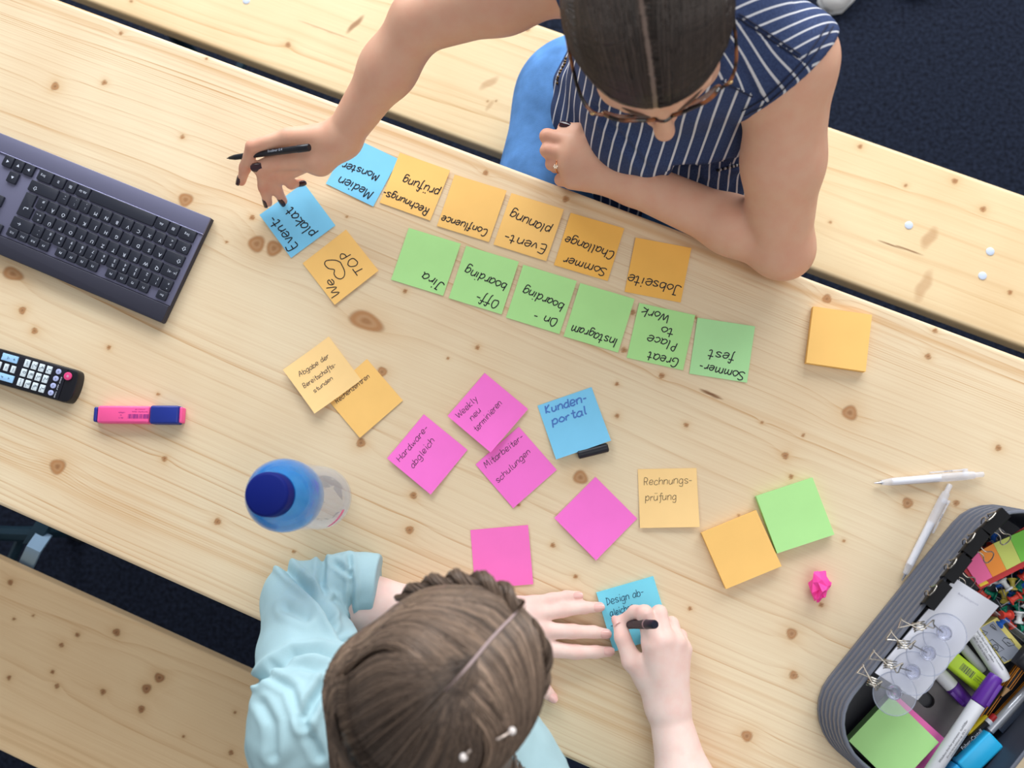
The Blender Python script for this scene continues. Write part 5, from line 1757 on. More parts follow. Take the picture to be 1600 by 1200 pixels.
# resting arm and loosely closed hand
E2 = T(1216, 384, .042); W2 = T(992, 286, .035)
BA.cone(SLA, SLA * .5 + E2 * .5, .050, .047, .03).cone(SLA * .5 + E2 * .5, E2, .046, .0405, .02)
BA.ell(E2 + (E2 - W2) * .06 - UP * .002, np.eye(3), (.034, .036, .034), .02)
M3 = E2 * .68 + W2 * .32
BA.cone(E2, M3, .037, .0365, .008).cone(M3, W2, .0350, .0300, .02)
kI, kM, kR, kP = (T(*z2p((820, 160, 6.667), [q])[0], z) for q, z in (((500, 415), .050), ((478, 545), .050), ((468, 665), .044), ((488, 812), .034)))
for q, ra, rb in ((kI, .0235, .0150), (kM, .0235, .0150), (kR, .0225, .0140), (kP, .0205, .0125)):
    BA.cone(W2, q, ra, rb, .014)
ZH = (820, 160, 6.667)


def zt(p, z): return T(*z2p(ZH, [p])[0], z)


gI = finger(BA, [kI, zt((232, 352), .046), zt((262, 405), .024), zt((350, 420), .012)], [.0120, .0098, .0088, .0072], join=.004)
gM = finger(BA, [kM, zt((236, 500), .044), zt((275, 540), .021), zt((360, 540), .010)], [.0120, .0096, .0086, .0072], join=.004)
gR = finger(BA, [kR, zt((282, 640), .036), zt((320, 670), .016), zt((400, 650), .008)], [.0112, .0086, .0080, .0068], join=.004)
gP = finger(BA, [kP, zt((376, 805), .026), zt((398, 815), .012), zt((452, 785), .006)], [.0100, .0084, .0072, .0062], join=.004)
tm = zt((760, 420), .042)
BA.cone(W2, tm, .020, .0145, .012)
gT = finger(BA, [tm, zt((560, 300), .047), zt((398, 256), .045)], [.0135, .0098, .0074], .006, .008)
V, F = surface(BA, .0024, 2)
def seat_clamp(V, far_side=True, lift=.0015):
    lim = TT - .29 + lift; n_ = V @ ET; V = V.copy()
    m_ = (V[:, 2] < lim) & ((n_ > .50) if far_side else (n_ < -.42)) & (V[:, 2] > TT - .42)
    V[m_, 2] = lim
    return V
def table_clamp(V):
    n_ = V @ ET; V = V.copy()
    m_ = (n_ < n_top + .0015) & (n_ > n_bot - .0015) & (V[:, 2] < TT + .0012) & (V[:, 2] > TT - .016)
    V[m_, 2] = TT + .0012
    for lim_, s_ in ((n_top, 1), (n_bot, -1)):
        dn = (V @ ET - lim_) * s_
        m_ = (dn < .0015) & (dn > -.09) & (V[:, 2] > TT - .034) & (V[:, 2] <= TT + .0005)
        V[m_] += ET * (s_ * (.0015 - dn[m_]))[:, None]
    return V
V = table_clamp(seat_clamp(V, True, .004))
print('body A', len(V))
bodyA = mesh_obj('body', V, F, [skinA], pa, True, None, 0)
fl_ = np.zeros(len(V))
for pts, wgt in ((fI, .5), (fM, .5), (fR, .5), (fP, .5), (fT, .4), (gI, .4), (gM, .4), (gR, .4), (gP, .4), ([E2, E2], .5), ([PAh(0, .115, -.042)], .5)):
    for q in pts[1:]:
        fl_ = np.maximum(fl_, wgt * np.exp(-(np.linalg.norm(V - q, axis=1) / (.012 if len(pts) > 2 else .03)) ** 2))
put_attr(bodyA, 'flush', fl_)
polish = mat('dark_nail_polish', (52, 14, 26), 0.18, coat=.5)
for pts, up, r_ in ((fI, T(360, 268, .06) - T(383, 268, .05), .0062), (fM, T(395, 312, .04) - T(416, 308, .03), .0062), (fR, T(420, 312, .04) - T(438, 306, .02), .006), (fP, T(461, 300, .05) - T(462, 287, .03), .0055), (fT, UP + .4 * (T(405, 275, .06) - T(405, 262, .06)) / .012, .0076), (gT, UP + .25 * (T(880, 190, .05) - T(880, 200, .05)) / .008, .0072)):
    x = unit(pts[-1] - pts[-2]); up = unit(up - x * (up @ x))
    c_n = pts[-1] - x * (.0035 if pts is fT or pts is gT else .002)
    for _ in range(8): c_n = c_n + up * (.0007 - eval_pts(BA, c_n[None])[0]) * .8
    nail(c_n, x, up, r_ * 1.75, r_ * (2.2 if pts is not fT else 2.0), polish, pa)
# ring on the third finger
q = kR * .42 + gR[1] * .58; x = unit(gR[1] - kR); a_ = unit(np.cross(x, UP)); b_ = np.cross(x, a_)
gold = mat('rose_gold', (226, 160, 110), .2, .95)
mb = MB(); th = np.arange(28) * 2 * math.pi / 28
mb.tube(q + (np.cos(th)[:, None] * a_ + np.sin(th)[:, None] * b_) * .0110, .0009, 8, closed=True)
rg_ = mb.build('finger_ring', gold, pa)
up = -b_ if (-b_)[2] > 0 else b_
cst = q + unit(up * .75 + a_ * np.sign(a_ @ (T(850, 260, 0) - T(880, 240, 0))) * .55) * .0118
mb = MB()
for k in range(7):
    o = cst + (.0022 * np.array([math.cos(k * 1.047), math.sin(k * 1.047), 0]) if k else 0)
    mb.ell(o, np.eye(3), (.0013, .0013, .0013), 8, 6)
mb.build('ring_stone', mat('ring_gem', (240, 225, 205), .1, .3), rg_)

# ---- hair: scalp shell and combed-back locks
hairA = hair_mat('dark_brown_hair', (27, 21, 19), (124, 104, 94))
axA = np.array([RA_, FA, UA])
CA = Field(); CA.ell(PAh(0, -.010, .021), axA, (.0800, .0955, .0890), .01)
CAP_ = Field(); CAP_.ell(PAh(0, -.010, .021), axA, (.0800, .0955, .0890), .01)
CAP_.ell(PAh(0, -.105, -.02), axA, (.030, .030, .032), .02)
CAP_.cut(PAh(0, .081, .038), unit(FA * .80 - UA * .60), .004)
CAP_.cut(PAh(0, .02, -.045), unit(-UA * .9 + FA * .5), .004)
Vh, Fh = surface(CAP_, .0035, 2)
rh = np.random.default_rng(21); ST = []
OFFP = .010           # the parting sits a little off the middle


def dirA(r, f, u): return unit(RA_ * r + FA * f + UA * u)


ctr = PAh(0, -.010, .021)
for i in range(3400):
    s = rh.choice([-1, 1]); ph = rh.uniform(-35, 73)
    root = dirA(.09 + s * (.022 + abs(rh.normal(0, .014))), math.sin(math.radians(ph)), math.cos(math.radians(ph)))
    if i % 3 == 0:
        lat = rh.uniform(.05, .95); root = unit(root * (1 - lat) + dirA(s * .95, .62 - .1 * lat, .28) * lat)
        k1 = .55
    else:
        k1 = 1.0
    swp = rh.normal(0, .05)
    d1 = unit(root * .55 + dirA(s, .50 - .55 * (1 - (ph + 35) / 99) + swp, .50) * .62)
    d2 = dirA(s * .93, -.10 - .35 * (1 - (ph + 35) / 99) + swp, .18 + rh.normal(0, .06))
    d3 = dirA(s * .42, -.90, -.12 + rh.normal(0, .08))
    if i % 10 < 6:      # combed straight back from the hairline
        r_ = s * (.06 + .84 * rh.random() ** .8) ; f0 = .93 - .5 * abs(r_) ** 2
        root = dirA(r_ * .95 + .07, f0, .36 + .12 * rh.random()) if rh.random() < .6 else dirA(r_ * .9 + .08, f0 * rh.uniform(.1, .9), .80)
        d1 = unit(root + dirA(r_ * 1.02 + .05, -.15, 1.0) * .7); d2 = dirA(r_ * 1.02, -.45 + rh.normal(0, .05), .72); d3 = dirA(r_ * .35, -.95, -.05 + rh.normal(0, .08))
    P = smooth_path([ctr + q * .1 for q in (root, d1, d2, d3)], 16)
    ST.append(P)
ST = np.array(ST)
# project on the scalp ellipsoid
L_ = (ST - ctr) @ axA.T; rad_ = np.array([.0800, .0955, .0890])
L_ = L_ / np.linalg.norm(L_ / rad_, axis=2, keepdims=True)
lift = np.concatenate([[.0003], np.linspace(.0012, .0022, 15)])
ST = ctr + (L_ * (1 + (lift[None, :, None] + rh.uniform(0, .0012, (len(ST), 1, 1))) / .085)) @ axA
Vs, Fs, Ts = strands(ST, rh.uniform(.00035, .0008, len(ST)), np.clip(.06 + .42 * rh.beta(1.6, 4.0, len(ST)), 0, 1))
o = mesh_obj('hair', np.vstack([Vh, Vs]), [tuple(q) for q in Fh.tolist()] + [tuple(q) for q in (Fs + len(Vh)).tolist()], [hairA], pa, True, None, 0)
tn = (Vh - ctr) @ axA.T; tn = np.where((np.abs(tn[:, 0] / np.linalg.norm(tn, axis=1) - .09) < .035) & (tn[:, 1] > -.05), 1.0, .12)
put_attr(o, 'tone', np.concatenate([tn, Ts]))
face_parts(PAh, HFA, pa, mat('dark_brow', (92, 70, 58), .6), None)

# ---- glasses
tort = bpy.data.materials.new('tortoiseshell'); tort.use_nodes = True
nt = tort.node_tree; b = nt.nodes['Principled BSDF']; b.inputs['Roughness'].default_value = .18
tc = nt.nodes.new('ShaderNodeTexCoord'); n_ = nt.nodes.new('ShaderNodeTexNoise'); n_.inputs['Scale'].default_value = 55
nt.links.new(tc.outputs['Object'], n_.inputs['Vector'])
r_ = nt.nodes.new('ShaderNodeValToRGB'); r_.color_ramp.elements[0].position = .46; r_.color_ramp.elements[0].color = (.012, .008, .007, 1); r_.color_ramp.elements[1].position = .62; r_.color_ramp.elements[1].color = (.30, .10, .035, 1)
nt.links.new(n_.outputs['Fac'], r_.inputs[0]); nt.links.new(r_.outputs[0], b.inputs['Base Color'])
gl = None
mb = MB()
for s in (-1, 1):
    pts = [PAh(s * (.034 + .0255 * math.copysign(abs(math.cos(t)) ** .7, math.cos(t))), .0965 - .018 * ((.034 + .0255 * math.cos(t)) / .06) ** 2, -.010 + .022 * math.copysign(abs(math.sin(t)) ** .75, math.sin(t))) for t in np.arange(36) * 2 * math.pi / 36]
    mb.tube(pts, .0022, 8, closed=True)
mb.tube(smooth_path([PAh(-.010, .0960, -.003), PAh(0, .0995, .000), PAh(.010, .0960, -.003)], 7), .0022, 8)
gl = mb.build('glasses', tort, pa)
for s in (-1, 1):
    mb = MB(); mb.tube(smooth_path([PAh(s * .060, .0805, -.002), PAh(s * .0715, .074, .000), PAh(s * .0800, .05, .001), PAh(s * .0815, .0, -.003), PAh(s * .077, -.022, -.022)], 16), .0019, 8)
    mb.build('temple_arm', tort, gl)
    mb = MB(); mb.ell(PAh(s * .0700, .0765, .0005), axA, (.003, .002, .0016), 10, 6); mb.build('hinge', mat('brass', (214, 180, 130), .25, .9), gl)
    c_ = PAh(s * .034, .1035, -.010); mb = MB()
    rim = [PAh(s * (.034 + .024 * math.cos(t)), .0960 - .018 * ((.034 + .024 * math.cos(t)) / .06) ** 2, -.010 + .0205 * math.sin(t)) for t in np.arange(28) * 2 * math.pi / 28]
    mb.loft([np.array(rim) - FA * .0006, np.array(rim) + FA * .0006]); mb.build('lens', mat('lens_glass', (240, 244, 250), .03, alpha=.12), gl)

# ---- striped navy top
stripe = bpy.data.materials.new('striped_denim'); stripe.use_nodes = True
nt = stripe.node_tree; b = nt.nodes['Principled BSDF']; b.inputs['Roughness'].default_value = .85; b.inputs['Specular IOR Level'].default_value = .2
N = nt.nodes; Lk = nt.links
a = N.new('ShaderNodeAttribute'); a.attribute_name = 'stripe'
fr_ = N.new('ShaderNodeMath'); fr_.operation = 'FRACT'; Lk.new(a.outputs['Fac'], fr_.inputs[0])
rp_ = N.new('ShaderNodeValToRGB'); e_ = rp_.color_ramp
e_.elements[0].position = 0; e_.elements[0].color = (0, 0, 0, 1); e_.elements[1].position = 1; e_.elements[1].color = (0, 0, 0, 1)
for p_, v_ in ((.40, 0), (.425, .75), (.47, 1), (.50, .75), (.53, 1), (.575, .75), (.60, 0)):
    q = e_.elements.new(p_); q.color = (v_, v_, v_, 1)
Lk.new(fr_.outputs[0], rp_.inputs[0])
tc = N.new('ShaderNodeTexCoord'); nz = N.new('ShaderNodeTexNoise'); nz.inputs['Scale'].default_value = 420; nz.inputs['Detail'].default_value = 2
Lk.new(tc.outputs['Object'], nz.inputs['Vector'])
dk = N.new('ShaderNodeMix'); dk.data_type = 'RGBA'; dk.inputs[6].default_value = (*[float(x) for x in s2l((38, 48, 82))], 1); dk.inputs[7].default_value = (*[float(x) for x in s2l((68, 84, 124))], 1)
Lk.new(nz.outputs['Fac'], dk.inputs[0])
mx = N.new('ShaderNodeMix'); mx.data_type = 'RGBA'; Lk.new(rp_.outputs[0], mx.inputs[0]); Lk.new(dk.outputs[2], mx.inputs[6]); mx.inputs[7].default_value = (.72, .72, .76, 1)
Lk.new(mx.outputs[2], b.inputs['Base Color'])
SA = Field()
SA.cone(mid - UP * .035, (mid + pel) / 2, .112, .112, .05, None).cone((mid + pel) / 2, pel + UP * .06, .112, .130, .05).cone(pel + UP * .06, pel + UP * .0, .132, .150, .05)
SLV = Field(); SLV.cone(SLA + UP * .004, mid, .0545, .072, .06).cone(SLA + UP * .004, SLA * .65 + E2 * .35, .0545, .052, .02)
SLV.cut(T(1229, 130, .24), np.array([.70, -.60, -.38]), .003)
SA.sub(SLV, .03)
SA.cone(T(985, 225, -.07), T(1120, 245, -.07), .074, .072, .05)
SA.cone(SRA, mid, .056, .07, .06)
bst = mid * .62 + pel * .38
SA.ell(bst + FA * [1, 1, 0] * .085 - RA_ * .055, np.eye(3), (.06, .06, .06), .05).ell(bst + FA * [1, 1, 0] * .085 + RA_ * .055, np.eye(3), (.06, .06, .06), .05)
SA.cone(SRA, SRA + unit(SRA - mid) * .02, .055, .053, .03)
V, F = surface(SA, .0034, 3)
Nn = vnormals(V, F); uv = to_px(V)
wr = .0022 * np.sin(V[:, 0] * 95 + 3 * np.sin(V[:, 1] * 40) + V[:, 2] * 30) * np.exp(-((V[:, 2] - TT + .05) / .12) ** 2)
V = V + Nn * wr[:, None]
for Lp, dep, w_ in (([(1054, 266), (1110, 262), (1168, 250)], .006, 6), ([(1168, 262), (1130, 318)], .005, 6), ([(1090, 275), (1100, 312)], .003, 5), ([(930, 170), (970, 215), (1010, 262)], .004, 6), ([(1152, 27), (1248, 91)], .0025, 3), ([(1120, 60), (1160, 110), (1180, 150)], .003, 7)):
    d_ = poly_dist(uv, Lp); V = V - Nn * (dep * (np.exp(-(d_ / w_) ** 2) - .5 * np.exp(-((d_ - 2 * w_) / w_) ** 2)))[:, None]
# stripes run with the cut of each cloth panel (metres on the cloth / stripe pitch)
X, Y, Zz = V[:, 0], V[:, 1], V[:, 2] - TT


def lin(p0, p1, z, pitch):
    """stripe number field for stripes that run from p0 to p1"""
    a, b = T(*p0, z), T(*p1, z); d = unit((b - a)[:2]); n_ = np.array([-d[1], d[0]])
    return ((X - a[0]) * n_[0] + (Y - a[1]) * n_[1]) / pitch


front = lin((1088, 180), (1055, 262), .10, .0150)
yoke = lin((1174, 72), (1226, 110), .22, .0125)
cap_ = lin((1179, 33), (1226, 8), .26, .0112)
hem = lin((1120, 270), (1128, 310), .0, .0140) + .25 * np.sin(Y * 60)
def side(a, b, z):
    A_, B_ = T(*a, z)[:2], T(*b, z)[:2]; d = B_ - A_
    return (X - A_[0]) * d[1] - (Y - A_[1]) * d[0]
Fq = F; cx = lambda arr: arr[Fq].mean(1)
hm = (uv[:, 1] > 263 - (uv[:, 0] - 1054) * .07) & (uv[:, 0] > 1035)
yk = ((uv[:, 1] - 124) < (uv[:, 0] - 1127) * .50) & (uv[:, 0] > 1085)
cpm = (uv[:, 1] - 27) < (uv[:, 0] - 1152) * .667
reg = np.where(cx(yk.astype(float)) > .5, np.where(cx(cpm.astype(float)) > .5, 3, 2), np.where(cx(hm.astype(float)) > .5, 1, 0))
ALL = np.stack([front, hem, yoke, cap_])
V = table_clamp(seat_clamp(V))
top = mesh_obj('striped_top', V, F, [stripe], pa, True, None, 0)
cs = ALL[reg[:, None], F].ravel() + 200
at = top.data.attributes.new('stripe', 'FLOAT', 'CORNER'); at.data.foreach_set('value', np.ascontiguousarray(cs, np.float32))
# braided trim and small necklace chain
brz = mat('bronze_beads', (96, 78, 54), .3, .8)
mb = MB()
for k in range(9):
    f = k / 8
    q = None
    uvp = np.array([(879, 88), (868, 129)]); p_ = uvp[0] * (1 - f) + uvp[1] * f
    dd = np.linalg.norm(uv - p_, axis=1); near_ = np.nonzero(dd < 5)[0]
    q = V[near_[np.argmax(V[near_, 2])]] if len(near_) else T(*p_, .12)
    mb.ell(q + UP * .0006, np.eye(3), (.0032, .0026, .0026), 10, 6)
mb.build('beaded_trim', brz, pa)
uvt = to_px(V)


def on_cloth(P, n=24):
    P = np.asarray(P, float); out = []
    for p_ in smooth_path(P, n):
        k = np.nonzero(np.linalg.norm(uvt - p_, axis=1) < 4.5)[0]
        if len(k): out.append([*T(*p_, V[k, 2].max() - TT + .0002)])
    return np.array(out)


thr = mat('navy_stitching', (30, 36, 62), .8)
for P in ([(1152, 27), (1200, 59), (1247, 90)], [(1156, 22), (1204, 54), (1251, 85)], [(1128, 128), (1150, 139), (1176, 152)], [(1302, 42), (1262, 100), (1206, 156), (1162, 182)], [(1294, 38), (1255, 94), (1200, 149), (1158, 175)]):
    Q = on_cloth(P)
    if len(Q) > 4:
        Q[:, 2] = np.convolve(np.r_[Q[0, 2], Q[:, 2], Q[-1, 2]], [.25, .5, .25], 'valid')
        mb = MB(); mb.tube(Q, .0008, 6); mb.build('seam', thr, top)
Q = on_cloth([(1122, 266), (1145, 260), (1160, 256)], 14)
if len(Q) > 4:
    mb = MB()
    for k, q in enumerate(Q): mb.ell(q, np.eye(3), (.0022, .0022, .0018), 8, 6, k % 2)
    mb.build('beaded_trim', [mat('black_beads', (22, 22, 30), .4), mat('pale_beads', (190, 190, 196), .4)], top)
# ---- jeans and shoes
jeans = mat('blue_denim', (92, 140, 200), 0.9, noise=.22, nscale=28, bump=.35, bscale=700, spec=.15)
JA = Field()
hip = pel - UP * .01
h1, h2 = hip + RA_ * [1, 1, 0] * .085, hip - RA_ * [1, 1, 0] * .085
fwd = unit(FA * [1, 1, 0]); k1_ = T(806, 430, -.185), T(1080, 450, -.185)
JA.cone(hip - fwd * .02, hip + UP * .05, .145, .13, .04)
for hh, kk in ((T(898, 160, -.19), k1_[0]), (T(1085, 205, -.19), k1_[1])):
    JA.cone(hip, hh, .10, .092, .05).cone(hh, kk, .092, .068, .03)
    an_ = kk + np.array([0, .05, 0]); an_[2] = .10
    JA.cone(kk, an_, .066, .047, .03)
V, F = surface(JA, .006, 3)
V = seat_clamp(V)
mesh_obj('jeans', V, F, [jeans], pa, True, None, 0)
for kk in k1_:
    P = kk + np.array([0, .05, 0]); P[2] = 0
    mb = MB(); rings = []
    for t, w_, h_ in ((-.055, .02, .05), (-.03, .034, .10), (.02, .036, .09), (.09, .042, .06), (.15, .040, .045), (.185, .02, .03)):
        c = P + np.array([.02 * t, -t, 0]); rings.append([c + np.array([w_ * math.cos(q), 0, .001 + h_ * (.5 + .5 * math.sin(q))]) for q in np.linspace(0, 6.283, 15)[:-1]])
    mb.loft(rings); mb.build('shoe', mat('dark_leather', (40, 36, 36), .5), pa)

# ---- black pen held between index finger and thumb
A, B = T(354.5, 247.4, .060), T(483.5, 230.3, .106)
Lp = np.linalg.norm(B - A)
pn = thing('fineliner_pen', (*((A + B) / 2)[:2], TT + .05), 'black pen held between the index finger and thumb of the reaching hand with dark nails', 'pen')
mb = MB(); mb.lathe(A, B, [(.014, .0036), (.03, .0040), (.055, .0042), (Lp - .018, .0047), (Lp - .018, 0)], 20); mb.build('barrel', mat('pen_black', (24, 26, 34), .3), pn)
mb = MB(); mb.lathe(A, B, [(0, .0005), (.003, .0010), (.004, .0018), (.014, .0036), (.014, 0)], 20); mb.build('nib_cone', mat('pen_black_matt', (20, 20, 26), .45), pn)
mb = MB(); mb.lathe(A, B, [(Lp - .018, .0050), (Lp - .001, .0049), (Lp, .0042), (Lp, 0)], 20); mb.build('end_cap', mat('pen_black', (24, 26, 34), .3), pn)
x = unit(B - A); y = unit(np.cross(UP, x)); mb = MB()
put_text(mb, 'fineliner 0.4', A + x * (Lp * .62) + np.cross(x, y) * .0046, x, y, .005, 0, .0002); mb.build('printed_text', mat('silver_print', (170, 176, 190), .4), pn, False)

# ================================================================ the person on the near bench
skinB = skin_mat('skin_near_person', (246, 216, 206), (236, 170, 158))
HFB = head_frame(46.4, 31); FB, RB, UB = HFB
HB_ = T(704, 1062, .355)
pb = thing('person', (*T(640, 1350, -.29)[:2], TT - .29), 'person in a light teal blouse with brown half-braided hair, writing on a blue pad', 'person')
BB = Field()
PBh = head_field(BB, HB_, HFB)
SLB, SRB = T(492, 1135, .205), T(905, 1350, .215)
midB = (SLB + SRB) / 2 - UP * .0
NB_ = midB + UP * .05
pelB = np.array([-.20, -.50, TT - .175])
BB.cone(PBh(0, -.03, -.06), NB_, .050, .055, .03).cone(NB_, midB - UP * .03, .058, .070, .04)
BB.cone(midB - UP * .05, pelB, .08, .105, .05).cone(SLB, SRB, .045, .045, .05)
# sleeve arm: upper arm, elbow on the table edge, forearm passing under the hair
EB = T(470, 938, .046); WB = T(742, 958, .032)
BB.cone(SLB, EB, .044, .036, .02)
MB_ = EB * .6 + WB * .4
BB.cone(EB, MB_, .035, .0335, .02).cone(MB_, WB, .0325, .0235, .02)
Zb = (700, 860, 3.529)


def zb_(p, z): return T(*z2p(Zb, [p])[0], z)


kp, kr, km, ki = zb_((470, 295), .020), zb_((478, 352), .025), zb_((505, 440), .027), zb_((525, 540), .024)
for q, ra, rb in ((kp, .0215, .0105), (kr, .0225, .0115), (km, .0225, .0120), (ki, .0225, .0120)):
    BB.cone(WB, q, ra, rb, .012)
bP = finger(BB, [kp, zb_((575, 268), .0155), zb_((655, 252), .0105), zb_((722, 248), .0075)], [.0098, .0080, .0070, .0060])
bR = finger(BB, [kr, zb_((632, 330), .018), zb_((750, 315), .0120), zb_((838, 312), .0085)], [.0110, .0090, .0078, .0066])
bM = finger(BB, [km, zb_((685, 447), .019), zb_((800, 450), .0125), zb_((874, 460), .0090)], [.0112, .0092, .0080, .0068])
bI = finger(BB, [ki, zb_((705, 560), .017), zb_((815, 560), .0120), zb_((892, 558), .0088)], [.0112, .0092, .0080, .0067])
BB.cone(WB, T(800, 1010, .026), .0215, .0150, .012)
bT = finger(BB, [T(800, 1010, .026), T(826, 1055, .017), T(850, 1078, .012), T(864, 1090, .0095)], [.0150, .0105, .0088, .0070], .006, .008)
# writing arm
WR = T(1043, 1102, .033); ER = T(1098, 1345, .045)
BB.cone(SRB, ER, .044, .037, .02)
MR = ER * .55 + WR * .45
BB.cone(ER, MR, .037, .0350, .02).cone(MR, WR, .0340, .0235, .02)
rI, rM, rR, rP = zb_((1125, 515), .062), zb_((1195, 495), .058), zb_((1258, 508), .048), zb_((1296, 545), .036)
for q, ra, rb in ((rI, .0225, .0128), (rM, .0225, .0128), (rR, .0220, .0118), (rP, .0205, .0108)):
    BB.cone(WR, q, ra, rb, .012)
# pen position first: the fingers close on it
PA_, PB_ = zb_((915, 408), .0068), T(1024, 975.5, .098)
px_ = unit(PB_ - PA_); Lpn = np.linalg.norm(PB_ - PA_)


def on_pen(d): return PA_ + px_ * d


qI = finger(BB, [rI, zb_((1085, 345), .066), zb_((1030, 340), .050), on_pen(.030) + (zb_((1000, 352), .03) - zb_((1000, 400), .03)) * .75 + UP * .006], [.0118, .0096, .0084, .0070])
qM = finger(BB, [rM, zb_((1165, 345), .052), zb_((1110, 372), .030), on_pen(.028) + (zb_((1010, 405), .02) - zb_((960, 405), .02)) * .55 - UP * .008], [.0118, .0096, .0084, .0072])
qR = finger(BB, [rR, zb_((1232, 405), .036), zb_((1170, 428), .017), zb_((1110, 440), .010)], [.0110, .0090, .0080, .0068])
qP = finger(BB, [rP, zb_((1282, 470), .022), zb_((1230, 480), .0095), zb_((1180, 490), .0075)], [.0100, .0080, .0072, .0062])
tq = zb_((1015, 610), .046)
BB.cone(WR, zb_((1110, 700), .034), .021, .018, .012).cone(zb_((1110, 700), .034), tq, .0175, .0125, .010)
qT = finger(BB, [tq, zb_((962, 480), .046), zb_((948, 400), .036), on_pen(.030) + (zb_((950, 380), .03) - zb_((985, 395), .03)) * .95 + UP * .001], [.0122, .0098, .0088, .0070])
V, F = surface(BB, .0024, 2)
print('body B', len(V))
V = table_clamp(seat_clamp(V, False, .004))
bodyB = mesh_obj('body', V, F, [skinB], pb, True, None, 0)
fl_ = np.zeros(len(V))
for pts, wgt in ((bP, .45), (bR, .45), (bM, .45), (bI, .5), (bT, .6), (qI, .5), (qM, .4), (qR, .4), (qP, .4), (qT, .55)):
    for k, q in enumerate(pts):
        fl_ = np.maximum(fl_, wgt * (1, .8, .35, 1)[k] * np.exp(-(np.linalg.norm(V - q, axis=1) / .010) ** 2))
# creases over the middle joints are pressed in as geometry-free redness rings
put_attr(bodyB, 'flush', fl_)
nude = mat('natural_nail', (240, 190, 182), .22, coat=.3)
for pts, up, r_ in ((bP, UP, .0060), (bR, UP, .0066), (bM, UP, .0068), (bI, UP + .25 * (zb_((900, 500), 0) - zb_((900, 560), 0)) / .014, .0067), (bT, UP, .0070), (qT, UP + .6 * (zb_((900, 400), 0) - zb_((960, 400), 0)) / .014, .0070)):
    x = unit(pts[-1] - pts[-2]); up = unit(up - x * (up @ x))
    c_n = pts[-1] - x * .002
    for _ in range(8): c_n = c_n + up * (.0005 - eval_pts(BB, c_n[None])[0]) * .8
    nail(c_n, x, up, r_ * 1.75, r_ * 2.0, nude, pb)
face_parts(PBh, HFB, pb, mat('brown_brow', (84, 62, 48), .6), None)

# ---- blouse
teal = mat('teal_cotton', (170, 202, 210), 0.85, noise=.06, nscale=18, bump=.25, bscale=900, spec=.15)
BS = Field()
BS.cone(midB - UP * .045, (midB + pelB) / 2, .112, .115, .05).cone((midB + pelB) / 2, pelB, .118, .140, .05)
BS.cone(SLB - UP * .005, midB - UP * .01, .060, .098, .05).cone(SRB - UP * .005, midB - UP * .01, .060, .098, .05)
BS.cone(T(500, 1165, .16), T(700, 1270, .13), .075, .09, .05)
up1 = SLB * .5 + EB * .5
SLB_ = Field(); SLB_.cone(SLB, up1, .058, .0540, .03).cone(up1, EB + UP * .004, .0540, .0465, .02)
cf0, cf1 = T(545, 914, .047), T(591, 918, .043)
SLB_.cone(EB + UP * .004, cf0, .0445, .0390, .015)
SLB_.cone(cf0 - (cf1 - cf0) * .1, cf1, .0415, .0425, .003)
SLB_.cut(cf1, unit(cf1 - cf0), .002); BS.sub(SLB_, .03)
BS.cone(SRB, SRB * .12 + ER * .88, .062, .056, .03)
V, F = surface(BS, .0028, 3)
Nn = vnormals(V, F); uv = to_px(V)
disp = np.zeros(len(V))
for Lp, dep, w_ in (([(443, 882), (470, 910), (505, 946), (538, 1002)], .0075, 6), ([(405, 1064), (430, 1040), (459, 1022), (497, 1018), (528, 1030)], .0085, 6), ([(546, 872), (550, 917), (547, 955)], .004, 3.5),
                    ([(504, 876), (502, 917), (517, 958)], .005, 5), ([(475, 1130), (490, 1095), (510, 1066)], .006, 7), ([(448, 951), (478, 964)], .004, 7), ([(524, 880), (545, 896)], .004, 4), ([(430, 1045), (470, 1040), (505, 1050)], .003, 6),
                    ([(425, 1060), (455, 1075), (470, 1120)], .003, 6), ([(520, 940), (540, 985)], .005, 5), ([(410, 1100), (425, 1130), (428, 1180)], .003, 7), ([(480, 1140), (500, 1180)], .004, 7), ([(468, 905), (495, 935), (520, 975)], .003, 5)):
    d_ = poly_dist(uv, Lp); fade = np.clip((V[:, 2] - TT + .06) / .05, 0, 1)
    disp -= fade * 1.25 * dep * (np.exp(-(d_ / w_) ** 2) - .55 * np.exp(-((d_ - 2.1 * w_) / w_) ** 2))
disp += .0005 * np.sin(V[:, 0] * 120 + 4 * np.sin(V[:, 1] * 55 + V[:, 2] * 40)) + .0003 * np.sin(V[:, 1] * 170 + 3 * np.sin(V[:, 0] * 80))
V = V + Nn * disp[:, None]
# the sleeve lies on the table top
on = (V @ ET > -.2868) & (V[:, 2] < TT + .0012) & (V[:, 2] > TT - .03)
V[on, 2] = TT + .0012
V = table_clamp(seat_clamp(V, False))
mesh_obj('blouse', V, F, [teal], pb, True, None, 0)
